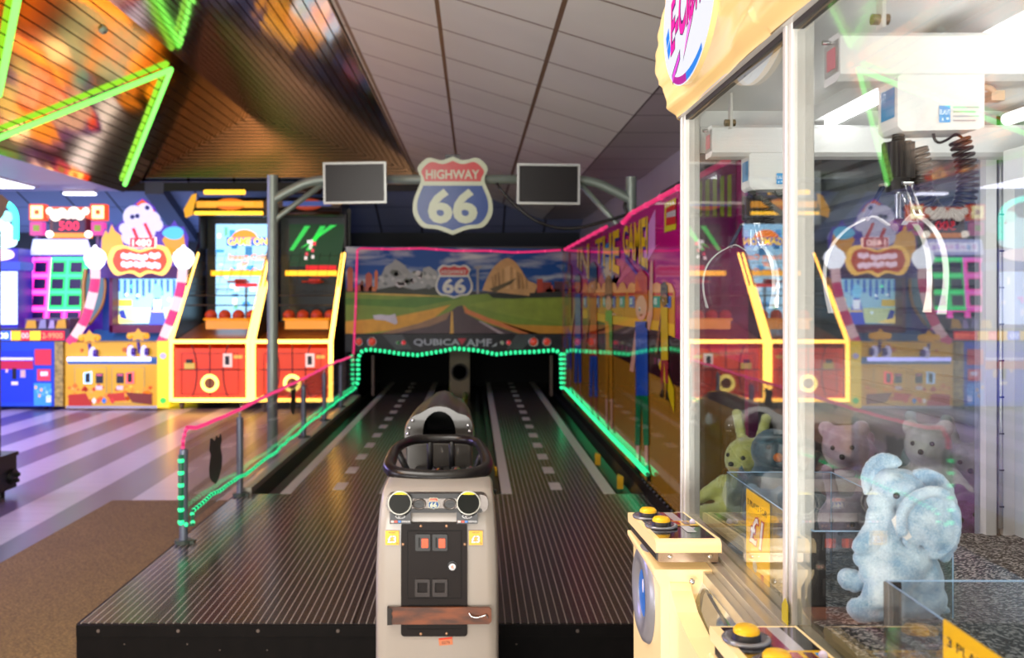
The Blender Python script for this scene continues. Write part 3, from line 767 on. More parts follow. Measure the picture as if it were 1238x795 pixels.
def monitor(px0, py0, px1, py1, label, tilt):
    D = GD-.16; cx = (px0+px1)/2; cy = (py0+py1)/2
    c = Vector(W(cx, cy, D)); hw = (px1-px0)/2*D/F; hh = (py1-py0)/2*D/F
    t = thing('score_monitor', c, label, 'monitor', 'scoring monitors on the gantry')
    ORIG[t.name] = Vector((0, 0, 0))
    mb = MB(); e = .014
    mb.box(-hw, -.01, -hh, hw, .03, -hh+e); mb.box(-hw, -.01, hh-e, hw, .03, hh); mb.box(-hw, -.01, -hh+e, -hw+e, .03, hh-e); mb.box(hw-e, -.01, -hh+e, hw, .03, hh-e)
    mb.build('bezel', mat('bezel_silver', 'a8ada8', .35, metal=.3), t)
    mb = MB(); mb.box(-hw+e, -.004, -hh+e, hw-e, .02, hh-e); mb.build('screen', mat('screen_off', '161414', .3, spec=.25), t)
    mb = MB(); mb.box(-hw*.8, .03, -hh*.7, hw*.8, .07, hh*.7); mb.box(-.04, .07, -.04, .04, .125, .04); mb.build('rear_housing', mat('plastic_black', '181818', .4), t)
    t.rotation_euler = (0, tilt, 0)
monitor(391, 196, 467, 246, 'blank silver-framed monitor left of the hanging route shield', R(-.9))
monitor(625, 198, 701, 247, 'blank silver-framed monitor right of the hanging route shield', R(.6))
sg = thing('route_shield_sign', (XX(547, GD-.1), GD-.1, ZZ(283, GD-.1)), 'hanging red and blue HIGHWAY 66 shield sign in the middle of the gantry', 'sign')
SD = GD-.12; S0 = lambda x, y, d=0: (XX(547.3+x*94.5, SD), SD+d, ZZ(236.5-y*94.5, SD))
mb = MB(); mb.prism(shield(), lambda x, y: S0(x, y, 0), lambda x, y: S0(x, y, .035)); mb.build('sign_plate', mat('sign_cream', 'aab49a', .3), sg)
mb = MB(); paint_shield(mb, lambda x, y, l: S0(x*.99, y*.99, -.0012*(l+1)), 0, cream='a8b296', red='a83434', blue='1a3c78'); mb.build('sign_face', paint('print_sign', .22, spec=.25), sg, fixn=False)
mb = MB(); mb.box(XX(547, SD)-.09, SD+.035, zb-.05, XX(547, SD)+.09, SD+.09, zb+.05); mb.box(XX(547, SD)-.05, SD+.035, ZZ(200, SD), XX(547, SD)+.05, SD+.06, ZZ(186, SD)); mb.build('bracket', mat('plastic_black'), sg)
mb = MB(); pts = [W(601, 222, GD-.04), W(606, 230, GD-.06), W(622, 247, GD-.05), W(645, 265, GD-.05), W(672, 275, GD-.04), W(700, 275, GD-.04), W(728, 268, GD-.04), W(752, 261, GD-.05), W(757, 258, GD-.05), W(755, 250, GD-.05), W(756, 245, GD-.045)]
mb.tube(catmull(pts, 5), .012, 8); tag(mb.build('hanging_cable', mat('cable_black')), 'thick black cable sagging from the gantry beam to the right pole', 'cable')
# ================================================================== ARCADE MACHINES AT THE BACK LEFT
MD = 10.67
P_lit = paint('lit_panel', .4, emit=1.6)
P_scr = paint('screen_lit', .3, emit=1.9)
P_mat = paint('painted_panel', .4, coat=.3)
random.seed(11)
def PQ(mb, pts, c, D, l=0):
    mb.mt(mb.m, c); mb.poly([(XX(x, D), D-.002*l, ZZ(y, D)) for x, y in pts])
def RQ(mb, x0, y0, x1, y1, c, D, l=0): PQ(mb, [(x0, y0), (x1, y0), (x1, y1), (x0, y1)], c, D, l)
def TXT(mb, s, x0, y0, x1, y1, c, D, l=0, bold=.02):
    mb.mt(mb.m, c); put_text(mb, s, lambda u, v: (XX(x0+(x1-x0)*u, D), D-.002*l, ZZ(y1+(y0-y1)*v, D)), bold)
def castors(t, px0, px1, D):
    for x in (px0, px1):
        mb = MB(); c = Vector((XX(x, D), D+.08, .035)); mb.cyl(c-Vector((.015, 0, 0)), c+Vector((.015, 0, 0)), .035, 14); mb.box(c.x-.025, c.y-.02, .04, c.x+.025, c.y+.02, .085)
        mb.build('caster', mat('castor', '4a4030', .4), t)

# ---- blue cabinet with cyan lit header
t = thing('redemption_game', (XX(30, MD), MD, 0), 'blue arcade cabinet with cyan-outlined lit header at the left edge of the photo', 'arcade machine')
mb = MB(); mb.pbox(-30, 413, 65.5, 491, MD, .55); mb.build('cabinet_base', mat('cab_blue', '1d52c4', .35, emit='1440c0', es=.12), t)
mb = MB(); RQ(mb, -25, 424, 40, 486, '1238c8', MD-.004); RQ(mb, -25, 432, 40, 435, 'e8e8ff', MD-.004, 1); RQ(mb, -25, 436, 40, 446, 'c02040', MD-.004, 1); RQ(mb, 42, 422, 62, 441, 'd83040', MD-.004, 1)
RQ(mb, 45, 446, 61, 460, 'e04050', MD-.004, 1); RQ(mb, 49, 449, 58, 454, 'f4f0f0', MD-.004, 2); RQ(mb, 41, 463, 62, 490, '3a9ae0', MD-.004, 1); RQ(mb, 56, 478, 62, 486, 'e8f0ff', MD-.004, 2)
for k in range(9): RQ(mb, 42+k*2.2, 466+(k*5) % 12, 45+k*2.2, 470+(k*5) % 12, random.choice(('a0d8ff', 'e8c060', '60b8f0')), MD-.004, 2)
RQ(mb, 15, 445, 20, 458, '101018', MD-.004, 3); RQ(mb, 25, 447, 31, 456, 'd0b0a0', MD-.004, 3); RQ(mb, 7, 446, 10, 450, 'e0c0b0', MD-.004, 3); RQ(mb, 14, 461, 22, 465, 'e8e0d0', MD-.004, 3)
mb.build('front_art', paint('lit_panel_low', .4, emit=.45), t, fixn=False)
mb = MB(); mb.pbox(66, 413, 76, 491, MD-.01, .56); mb.build('side_panel', mat('side_yellow', 'b8a850', .4, var=.5, vscale=25), t)
mb = MB(); mb.pbox(-30, 397, 84, 413, MD+.02, .2); mb.build('control_shelf', mat('shelf_grey', '3c3844', .4), t)
mb = MB()
for a, b_, c in ((-30, -2, 'd8b020'), (-2, 13, '3060e0'), (13, 25, 'e8b020'), (25, 36, 'e02030'), (36, 49, 'e8b820'), (49, 78, 'c81828')): RQ(mb, a, 400, b_, 411, c, MD+.014)
TXT(mb, '00', -1, 402, 10, 409, 'f0f8ff', MD+.012, 1); TXT(mb, '2-9900', 51, 402, 76, 409, 'ff8050', MD+.012, 1); TXT(mb, '00', 26, 402, 35, 409, 'ffb0a0', MD+.012, 1)
mb.build('ticket_display', P_lit, t, fixn=False)
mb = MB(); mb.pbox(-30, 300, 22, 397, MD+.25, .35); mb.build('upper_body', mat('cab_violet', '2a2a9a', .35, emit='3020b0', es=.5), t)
mb = MB(); RQ(mb, -30, 328, 21, 392, 'c0d8f8', MD+.24); 
for k in range(14): x = random.uniform(-25, 15); y = random.uniform(332, 380); RQ(mb, x, y, x+random.uniform(3, 8), y+random.uniform(3, 9), random.choice(('f4f4ff', '90c8e8', 'e0a8e0', '70d8b8', 'f8f8ff')), MD+.24, 1+k % 3)
mb.build('screen', P_scr, t, fixn=False)
mb = MB(); mb.tube(catmull([W(-30, 236, MD+.2), W(-8, 240, MD+.2), W(10, 247, MD+.2), W(18, 258, MD+.2), W(19, 275, MD+.2), W(19, 290, MD+.2)], 5), .035, 10); mb.build('neon_arch', glow('40ffe8', 3.5), t)
hd = MB(); cl = [(x, y) for x, y in ((-30, 272), (0, 262), (10, 268), (20, 280), (21, 292), (16, 298), (-4, 301), (-30, 300))]
hd.prism(catmull(cl, 3, True), lambda x, y: W(x, y, MD+.22), lambda x, y: W(x, y, MD+.36)); hd.build('header_cloud', glow('c8f0ff', 2.6), t)
mb = MB(); mb.ball(W(8, 262, MD+.22), .07, 14, 8); mb.torus(W(8, 262, MD+.16), .05, .014, 'Y', 16); mb.build('header_eye', glow('a0ffff', 2), t)
mb = MB(); mb.prism(catmull([(-30, 300), (-5, 300), (14, 303), (16, 311), (0, 315), (-30, 316)], 3, True), lambda x, y: W(x, y, MD+.2), lambda x, y: W(x, y, MD+.3)); mb.build('header_base', glow('ffe0f8', 2.2), t)
mb = MB(); mb.pbox(-30, 316, 24, 326, MD+.18, .35); mb.build('marquee_lip', mat('lip_blue', '3a58c8', .4, emit='4060d0', es=.5), t)
castors(t, 52, 62, MD)

# ---- grid ball game behind it
GDp = 11.35
t = thing('ball_grid_game', (XX(70, GDp), GDp, 0), 'arcade ball game with pink and green glowing grid and red 500 display', 'arcade machine')
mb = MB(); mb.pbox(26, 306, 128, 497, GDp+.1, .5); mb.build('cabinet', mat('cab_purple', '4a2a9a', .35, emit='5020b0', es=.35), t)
mb = MB()
def sk(x, y): return x+(345-y)*.07   # the grid leans
def GQ(x0, y0, x1, y1, c, l): mb.mt(0, c); mb.poly([(XX(sk(x, y), GDp), GDp-.003*l, ZZ(y, GDp)) for x, y in ((x0, y0), (x1, y0), (x1, y1), (x0, y1))])
GQ(34, 311, 60, 398, 'ff68d8', 0); GQ(60, 311, 104, 375, '38f080', 0); GQ(60, 375, 104, 398, 'ff58d0', 0)
for r_ in range(4):
    for q in range(3):
        x = 41+q*21.5; y = 317+r_*20; GQ(x-2, y-2, x+16, y+14, 'ff30b0' if (q == 0 or r_ == 3) else '18c058', 1); GQ(x, y, x+14, y+12, '140830', 2)
mb.build('glowing_grid', P_scr, t, fixn=False)
mb = MB(); mb.pbox(24, 306, 32, 396, GDp-.03, .1); mb.build('side_light', glow('a050f0', 1.3), t)
mb = MB(); mb.prism([(40, 289), (106, 289), (112, 308), (36, 308)], lambda x, y: W(x, y, GDp-.12), lambda x, y: W(x, y, GDp+.1)); mb.build('white_marquee', mat('marquee_pale', 'c8c8f0', .4, emit='d0d0ff', es=.85), t)
mb = MB(); RQ(mb, 44, 293, 104, 304, 'f8f4ff', GDp-.122)
for k in range(8): RQ(mb, 46+7*k, 295+(k % 3), 51+7*k, 301+(k % 2), random.choice(('c8b0e8', 'e8c8e8', 'b0c8f0')), GDp-.122, 1)
mb.build('marquee_art', P_lit, t, fixn=False)
mb = MB(); mb.pbox(30, 385, 84, 398, GDp-.5, .5); mb.build('ball_shelf', mat('shelf_mauve', '6a5080', .4), t)
for k, (a, b_) in enumerate(((30, 44), (46, 56), (58, 66), (67, 80))):
    mb = MB(); mb.prism([(a, 397), (b_, 397), (b_-1, 387-(k % 2)*2), (a+3, 387)], lambda x, y: W(x, y, GDp-.56), lambda x, y: W(x, y, GDp-.3)); mb.build('ball_chute', mat('chute%d' % (k % 3), ('d8a820', '9090a8', 'b0a0c0')[k % 3], .4, emit=('d8a020', '9090b0', 'b0a0c0')[k % 3], es=.4), t)
mb = MB(); mb.pbox(60, 262, 104, 288, GDp-.05, .15); mb.build('sign_back', mat('sign_brown', '6a2c30', .4), t)
mb = MB(); RQ(mb, 64, 266, 102, 280, '200408', GDp-.056); mb.mt(0, 'ff2038'); put_text(mb, '500', lambda u, v: (XX(74+24*u, GDp), GDp-.06, ZZ(278.5-10.5*v, GDp)), .01); mb.build('score_display', P_scr, t, fixn=False)
mb = MB(); mb.pbox(57, 281.5, 108, 287, GDp-.09, .1); mb.build('amber_strip', glow('ff9030', 1.8), t)
for x in (58, 105): mb = MB(); mb.ball(W(x+2, 283, GDp-.13), .045, 14, 8); mb.build('bulb', glow('fff0e0', 3), t)
mb = MB()
for i in range(7): c = W(60+i*7.3, 257+(i % 2)*3-(i in (0, 6))*2, GDp-.08); mb.ball(c, .048+.014*((i*5) % 3), 12, 8, (1, .4, 1))
mb.pbox(66, 256, 98, 263, GDp-.09, .05); mb.build('title_letters', glow('fff0e4', 2), t)
mb = MB(); mb.pbox(56, 250, 108, 264, GDp-.04, .06); mb.build('title_plate', mat('title_red', 'd0562e', .4, emit='e05028', es=.7), t)
for x in (36, 110):
    mb = MB(); mb.mt(0); mb.pbox(x-1, 246.5, x+17, 266, GDp-.06, .12); mb.mt(1); mb.pbox(x+1, 248.5, x+15, 264, GDp-.075, .03); mb.mt(2); mb.pbox(x+5.5, 253.5, x+10.5, 259, GDp-.09, .03)
    mb.build('square_lamp', [glow('ff5020', 1.4), glow('ffe8a0', 2.4), glow('e87020', 1)], t)
    mb = MB(); mb.mt(0); mb.pbox(x, 268, x+15, 284, GDp-.05, .1); mb.mt(1); mb.pbox(x+4, 272, x+11, 279, GDp-.065, .03)
    mb.build('square_lamp', [glow('ff50b8', 1.0), glow('a8c030', .9)], t)
    mb = MB(); mb.box(XX(x+8, GDp)-.02, GDp, ZZ(284, GDp)-.3, XX(x+8, GDp)+.02, GDp+.1, ZZ(284, GDp)); mb.build('lamp_bracket', mat('shelf_mauve'), t)

# ---- castle shooting game with globes
t = thing('castle_shooting_game', (XX(140, MD), MD, 0), 'yellow arcade cabinet with cartoon castle topper, plaque sign and two white globes', 'arcade machine')
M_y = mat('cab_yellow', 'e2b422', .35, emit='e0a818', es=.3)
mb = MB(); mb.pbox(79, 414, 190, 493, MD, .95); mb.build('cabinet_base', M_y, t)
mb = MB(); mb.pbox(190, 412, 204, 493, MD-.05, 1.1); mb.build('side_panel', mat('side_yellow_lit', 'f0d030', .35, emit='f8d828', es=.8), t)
for (y, c) in ((430, 'd0c0ff'), (484, '50e060')): mb = MB(); mb.cyl(W(197, y, MD-.05), W(197, y, MD-.07), .035, 16); mb.build('side_button', glow(c, 1.2), t)
mb = MB()
for (a, b_) in ((90, 129), (135, 175)):
    RQ(mb, a, 443, b_, 488, 'b09858', MD-.004); RQ(mb, a+1, 444, b_-1, 487, 'dfae24', MD-.004, 1)
RQ(mb, 116, 451, 125, 463, '181c28', MD-.004, 3); RQ(mb, 141, 451, 150, 463, '181c28', MD-.004, 3); RQ(mb, 117, 452, 124, 454, 'e06080', MD-.004, 4); RQ(mb, 142, 452, 149, 454, 'e06080', MD-.004, 4)
RQ(mb, 116, 466, 124, 471, 'd8d0c0', MD-.004, 3); RQ(mb, 141, 466, 149, 471, 'd8d0c0', MD-.004, 3)
for k in range(80):
    x = random.uniform(82, 184); y = random.uniform(466, 486); s_ = random.uniform(1.5, 4)
    c = random.choice(('d87820', 'f0c840', 'b03818', 'e89830', 'f0b048', 'c84820', 'e8a030')); PQ(mb, [(x-s_, y), (x, y-s_), (x+s_, y), (x, y+s_*.8)], c, MD-.004, 2)
PQ(mb, [(83, 477), (104, 475), (112, 491), (83, 491)], 'b83018', MD-.004, 3); PQ(mb, [(152, 474), (184, 476), (184, 489), (160, 486)], '7a2c18', MD-.004, 3); PQ(mb, [(130, 476), (150, 474), (152, 484), (134, 485)], 'c83a20', MD-.004, 3)
for (x, c) in ((114, 'f8f0d8'), (126, '3080d0'), (136, 'd84030'), (119, 'e86030')): PQ(mb, [(x-3, 484), (x, 480), (x+3, 484), (x, 488)], c, MD-.004, 4)
mb.build('front_art', paint('lit_panel_low'), t, fixn=False)
mb = MB(); mb.pbox(80, 490.5, 190, 493.5, MD-.03, .05); mb.build('kick_strip', mat('alu_strip', 'b8b8b8', .3, metal=.6), t)
mb = MB(); mb.cyl(W(82, 434, MD-.04), W(182, 434, MD-.04), .024, 12); mb.build('light_bar', glow('b0b0ff', 4), t)
for (x, c) in ((106, 'a0c8ff'), (157, 'ff5868')):
    mb = MB(); p = [(x-4, 451), (x+4, 449), (x+4, 463), (x-4, 463)]; mb.tube([W(a, b_, MD-.02) for a, b_ in p], .012, 8, closed=True); mb.build('slot_light', glow(c, 2.5), t)
    mb = MB(); mb.pbox(x-3, 451, x+3, 462, MD-.012, .012); mb.build('coin_slot', mat('plastic_black'), t)
# deck, shooters, gun stars
mb = MB(); mb.prism([(MD-.02, ZZ(432, MD)), (MD+.8, ZZ(400, MD)), (MD+.8, ZZ(418, MD)), (MD, ZZ(440, MD))], lambda y, z: (XX(82, MD), y, z), lambda y, z: (XX(204, MD), y, z)); mb.build('play_deck', mat('deck_teal', '3a6c9a', .3, emit='3060a0', es=.35), t)
for (x, y) in ((112, 427), (158, 425), (174, 425)):
    mb = MB(); c = Vector(W(x, y, MD-.02)); mb.mt(0); mb.torus(c, .055, .022, 'X', 18, 8); mb.mt(1); mb.cyl(c+Vector((-.03, 0, 0)), c+Vector((.06, 0, 0)), .045, 14)
    mb.build('shooter_wheel', [glow('d8d0ff', 1.6), mat('shooter_purple', '4a2090', .3)], t)
mb = MB()
for k in range(26):
    x = random.uniform(88, 190); y = random.uniform(418, 431); c = W(x, y, MD+random.uniform(0, .15)); mb.mt(random.randrange(4)); mb.ball(c, random.uniform(.02, .045), 8, 6)
mb.build('toy_figures', [mat('toy_red', 'c02840', .3), mat('toy_purple', '6838b0', .3), mat('toy_orange', 'e87828', .3), mat('toy_white', 'e0d8f0', .3)], t)
for (x, y) in ((108, 407), (167, 405)):
    mb = MB()
    pts = []
    for k in range(10):
        a = math.pi/2+k*math.pi/5; r_ = (10 if k % 2 == 0 else 5.4)
        pts.append((x+r_*math.cos(a)*1.15, y-r_*math.sin(a)*.85))
    mb.prism(pts, lambda a, b_: W(a, b_, MD-.05), lambda a, b_: W(a, b_, MD+.03)); 
    for dx in (-10, 10): mb.ball(W(x+dx, y+1, MD-.02), .04, 10, 6, (1, .5, 1))
    mb.build('star_sight', mat('star_gold', 'e8b020', .3, emit='e8a818', es=.6), t)
    mb = MB(); mb.cyl(W(x, y+8, MD), W(x+2, y+22, MD), .02, 10); mb.build('shooter_barrel', mat('shooter_purple'), t)
# inner theatre
mb = MB(); mb.pbox(124, 330, 224, 412, MD+.75, .1); mb.build('back_panel', mat('deep_blue', '1c3c8a', .4, emit='1838a0', es=.35), t)
mb = MB(); mb.pbox(132, 334, 136, 402, MD+.5, .3); mb.pbox(216, 334, 220, 402, MD+.5, .3); mb.pbox(132, 393, 220, 402, MD+.5, .3); mb.build('screen_surround', mat('plum', '5a1848', .4, emit='701850', es=.3), t)
mb = MB(); SDp = MD+.7; RQ(mb, 139, 337, 215, 391, '8ec4d8', SDp)
for k in range(10): x = 142+k*7.4; RQ(mb, x, 338, x+3.6, 352+((k*7) % 11), '3468c0', SDp, 1)
RQ(mb, 141, 372, 213, 390, 'b8d0a0', SDp, 1); RQ(mb, 144, 362, 160, 370, 'c8b048', SDp, 2)
PQ(mb, [(180, 392), (183, 374), (187, 358), (193, 358), (197, 374), (202, 392)], '3a50c0', SDp, 3); PQ(mb, [(184, 352), (188, 343), (194, 345), (197, 354), (193, 360), (187, 360)], '78c8e8', SDp, 4); RQ(mb, 186, 362, 195, 374, 'e0f0f8', SDp, 4); RQ(mb, 184, 375, 197, 377, 'e8d070', SDp, 4)
PQ(mb, [(140, 378), (150, 384), (166, 390), (140, 391)], 'f0d880', SDp, 3); PQ(mb, [(144, 376), (150, 374), (154, 386), (146, 384)], '3040a0', SDp, 4)
for (x, y, c) in ((160, 346, '60ffc0'), (167, 357, 'e0f8ff'), (205, 362, 'e8f0b0'), (172, 378, 'd0e8f8'), (208, 380, '90c0f0'), (153, 356, 'e0f0f0')): PQ(mb, [(x-2.4, y), (x, y-2.4), (x+2.4, y), (x, y+2.4)], c, SDp, 5)
mb.build('play_screen', P_scr, t, fixn=False)
# plaque, castle art
def cut(name, pts, D, th, m_, k=3): mb = MB(); mb.prism(catmull(pts, k, True) if k else pts, lambda x, y: W(x, y, D), lambda x, y: W(x, y, D+th)); return mb.build(name, m_, t)
cut('sign_board', [(119, 322), (226, 322), (226, 336), (119, 336)], MD+.3, .15, mat('board_plum', '38206a', .4, emit='401c80', es=.4), 0)
pl = [(131, 309), (136, 299), (148, 296), (158, 299), (169, 302), (180, 299), (190, 296), (202, 299), (207, 309), (208, 317), (203, 328), (196, 333), (184, 330), (176, 331), (169, 335), (162, 331), (154, 330), (142, 333), (135, 328), (130, 317)]
cut('plaque_rim', pl, MD+.06, .14, glow('ffc860', 2.2), 2)
cut('plaque_face', [(169+(x-169)*.84, 315+(y-315)*.78) for x, y in pl], MD+.035, .1, glow('f0562a', 1.3), 2)
mb = MB()
for (x0, y0, x1, y1) in ((147, 306, 164, 312), (165, 308, 178, 313), (181, 305, 193, 312), (147, 316, 160, 322), (162, 316, 176, 322), (178, 317, 193, 323)):
    k = int((x1-x0)/3.6)
    for i in range(k): c = W(x0+(x1-x0)*(i+.5)/k, (y0+y1)/2+(i % 2)*1.2, MD+.02); mb.ball(c, .031, 10, 6, (1, .5, 1.15))
mb.build('plaque_letters', glow('ffd8f0', 2.2), t)
cut('castle_backing', [(120, 318), (121, 292), (127, 276), (131, 280), (134, 267), (139, 275), (146, 268), (153, 262), (158, 250), (166, 243), (172, 239), (179, 243), (187, 250), (193, 262), (198, 272), (206, 273), (211, 266), (216, 274), (222, 274), (228, 286), (226, 312), (210, 322)], MD+.25, .1, glow('6040d0', 1.0), 0)
cut('castle_left_tower', [(122, 312), (123, 288), (128, 278), (131, 283), (135, 271), (139, 279), (146, 284), (150, 300), (138, 312)], MD+.17, .08, glow('f8b040', 1.5), 0)
cut('castle_right_tower', [(196, 290), (200, 284), (222, 283), (224, 298), (216, 312), (204, 306)], MD+.17, .08, glow('f0a030', 1.3), 0)
cut('castle_pool', [(196, 282), (203, 275), (215, 274), (222, 280), (218, 288), (206, 289)], MD+.13, .06, glow('50b8e8', 1.6), 3)
cut('red_roof', [(164, 247), (172, 241), (182, 248), (190, 260), (194, 272), (188, 266), (178, 252)], MD+.17, .08, glow('f05818', 1.4), 0)
mb = MB(); 
for (x, y, r_) in ((162, 262, .13), (175, 256, .10), (184, 266, .10), (168, 276, .12), (190, 272, .07), (150, 276, .06), (156, 286, .09), (180, 280, .08)): mb.ball(W(x, y, MD+.12), r_, 14, 10, (1, .45, 1.05))
mb.build('cartoon_heads', glow('d4ccf4', 1.5), t)
mb = MB()
for (x, y) in ((160, 262), (166, 261), (178, 251)): mb.ball(W(x, y, MD+.05), .028, 10, 6)
mb.build('cartoon_eyes', glow('4048a0', .6), t)
mb = MB(); mb.tube([W(161, 276, MD+.04), W(166, 288, MD+.04)], .02, 8); mb.tube([W(175, 270, MD+.04), W(183, 287, MD+.04)], .02, 8); mb.build('red_braces', glow('e84058', 1.2), t)
mb = MB(); RQ(mb, 157, 287, 187, 299, 'a01018', MD+.03); TXT(mb, '1480', 160, 289, 183, 297.5, 'ffd8c8', MD+.03, 1); mb.pbox(156.5, 286.5, 187.5, 299.5, MD+.035, .05); mb.build('score_display', P_scr, t, fixn=False)
# globes and candy-striped arms
for (gx, gy, pts) in ((115, 312, [(115, 322), (115, 340), (111, 360), (103, 385), (92, 404), (84, 414)]), (222, 312, [(221, 322), (219, 345), (214, 365), (207, 385), (199, 405), (195, 414)])):
    c = Vector(W(gx, gy, MD+.02)); mb = MB(); mb.lathe([(0, -.125), (.06, -.12), (.10, -.07), (.125, 0), (.11, .06), (.07, .10), (.03, .125), (.015, .15), (0, .16)], c, 'Z', 20); mb.build('globe_lamp', glow('eef0ff', 3), t)
    mb = MB(); P = catmull([W(x, y, MD+.04) for x, y in pts], 6)
    for i in range(len(P)-1): mb.mt(1 if (i//5) % 2 == 1 else 0); mb.tube([P[i], P[i+1]], .055, 10)
    mb.build('candy_arm', [glow('ffd0dc', 1.4), glow('f84890', 1.1)], t)
mb = MB(); P = catmull([W(104, 325, MD+.5), W(101, 345, MD+.5), W(101, 370, MD+.5), W(96, 395, MD+.5)], 5); mb.tube(P, .03, 8); P = catmull([W(127, 335, MD+.5), W(127, 352, MD+.5), W(122, 372, MD+.5), W(108, 392, MD+.5)], 5); mb.tube(P, .02, 8); mb.build('side_hoop', mat('hoop_gold', 'b89058', .3, metal=.6), t)
mb = MB(); mb.prism([(105, 330), (126, 335), (124, 365), (106, 395), (100, 390)], lambda x, y: W(x, y, MD+.55), lambda x, y: W(x, y, MD+.58)); mb.build('side_panel_art', glow('78a8c0', .6), t)
castors(t, 88, 176, MD)

# ---- basketball machines
def basketball(first):
    x0, x1 = -3.55, -2.64; xc = (x0+x1)/2
    t = thing('basketball_game', (xc, MD, 0), 'orange basketball arcade machine with lit GAME ON screen left of the tall gantry pole', 'arcade machine')
    zt, zb_ = .80, .10
    N1 = glow('ffbc50', 7.5); M_dark = mat('cab_black', '1c1a1c', .3)
    mb = MB(); mb.box(x0, MD+.02, .08, x1, MD+1.35, .79); mb.build('cabinet_base', M_dark, t)
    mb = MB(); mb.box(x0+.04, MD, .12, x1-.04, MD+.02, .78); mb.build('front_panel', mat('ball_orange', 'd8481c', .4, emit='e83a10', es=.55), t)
    mb = MB(); y = MD-.003
    def ln(pts, w=.011): mb.tube([(a, y, b_) for a, b_ in pts], w*.6, 6)
    ln([(xc, .13), (xc, .77)]); ln([(x0+.05, .47), (x1-.05, .47)])
    for s_ in (-1, 1): ln(catmull([(xc+s_*.22, .78), (xc+s_*.17, .62), (xc+s_*.155, .45), (xc+s_*.17, .28), (xc+s_*.22, .12)], 5))
    ln([(x0+.12, .18), (x1-.12, .18), (x1-.12, .66), (x0+.12, .66), (x0+.12, .18)], .006)
    mb.build('ball_seams', mat('seam_dark', '4a1228', .4), t)
    mb = MB(); mb.torus((xc+.0, MD-.012, .31), .085, .022, 'Y', 28); mb.build('ring_light', glow('ffe070', 3), t)
    mb = MB(); mb.cyl((xc, MD-.005, .31), (xc, MD+.01, .31), .065, 20); mb.build('ring_centre', mat('ring_brown', '8a5020', .4), t)
    mb = MB(); mb.mt(0); mb.box(xc+.16, MD-.03, .50, xc+.26, MD, .66); mb.mt(1); mb.box(xc+.185, MD-.034, .53, xc+.235, MD-.028, .63); mb.build('card_reader', [glow('ffd8d0', 1.1), mat('plastic_black')], t)
    mb = MB(); mb.mt(0); mb.box(x0+.16, MD-.02, .48, x0+.28, MD, .55); mb.box(xc+.28, MD-.006, .60, xc+.38, MD, .64); mb.mt(1); mb.box(x0+.18, MD-.03, .55, x0+.25, MD, .59); mb.build('ticket_slot', [mat('pale_yellow', 'd8c050', .4, emit='d8b040', es=.4), mat('plastic_black')], t)
    for s_, x in ((-1, x0), (1, x1)):
        mb = MB(); mb.prism([(MD, .08), (MD+1.35, .08), (MD+1.35, 2.25), (MD+1.05, 2.0), (MD, .82)], lambda a, b_: (x-.012, a, b_), lambda a, b_: (x+.012, a, b_)); mb.build('side_panel', M_dark, t)
        mb = MB(); mb.tube([(x, MD-.02, .10), (x, MD-.02, .80), (x, MD+1.0, 1.88)], .026, 10); mb.build('neon_edge', N1, t)
    for z in (.115, .80): mb = MB(); mb.tube([(x0+.02, MD-.02, z), (x1-.02, MD-.02, z)], .022, 10); mb.build('neon_edge', N1, t)
    mb = MB(); mb.prism([(MD, .80), (MD+1.2, 1.0), (MD+1.2, .9), (MD, .72)], lambda a, b_: (x0+.02, a, b_), lambda a, b_: (x1-.02, a, b_)); mb.build('ball_ramp', mat('ramp_orange', '9a5c20', .3), t)
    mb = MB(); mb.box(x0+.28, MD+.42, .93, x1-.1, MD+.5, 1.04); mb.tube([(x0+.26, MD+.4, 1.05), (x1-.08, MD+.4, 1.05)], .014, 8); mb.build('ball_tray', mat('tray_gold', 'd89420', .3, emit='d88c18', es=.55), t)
    for k in range(4): 
        mb = MB(); c = (x0+.3+.17*k, MD+.58, 1.09); mb.mt(0); mb.ball(c, .075, 16, 10); mb.mt(1); mb.torus(c, .0755, .003, 'Y', 20, 4); mb.torus(c, .0755, .003, 'Z', 20, 4); mb.build('basketball', [mat('basketball', 'c8461c', .5), mat('seam_dark')], t)
    # front rail bars and net
    mb = MB()
    for z, y in ((1.22, MD+.5), (1.34, MD+.62)): mb.tube([(x0+.02, y, z), (x1-.02, y, z)], .008, 6)
    for k in range(7): x = x0+.1+k*.125; mb.tube([(x, MD+.62, 1.34), (x, MD+1.1, 1.9)], .0025, 5)
    for k in range(6): mb.tube([(x0+.02, MD+.66+k*.08, 1.39+k*.093), (x1-.02, MD+.66+k*.08, 1.39+k*.093)], .0025, 5)
    mb.build('safety_net', mat('net_dark', '2a2622', .5), t)
    mb = MB(); mb.box(x0+.14, MD+1.12, 1.60, x1-.1, MD+1.17, 1.665); mb.build('lit_bar', glow('ffb020', 2.2), t)
    DB = MD+1.28
    mb = MB(); mb.box(x0+.05, DB, .9, x1+.05, DB+.08, 2.48); mb.build('backboard', mat('cab_black_green', '14281c', .35), t)
    mb = MB(); xa, xb, za_, zb2 = x0+.16, x1-.02, 1.05, 2.28
    def sq(u0, v0, u1, v1, c, l): mb.mt(0, c); mb.poly([(xa+(xb-xa)*a, DB-.004-.002*l, za_+(zb2-za_)*b_) for a, b_ in ((u0, v0), (u1, v0), (u1, v1), (u0, v1))])
    rnd = random.Random(5)
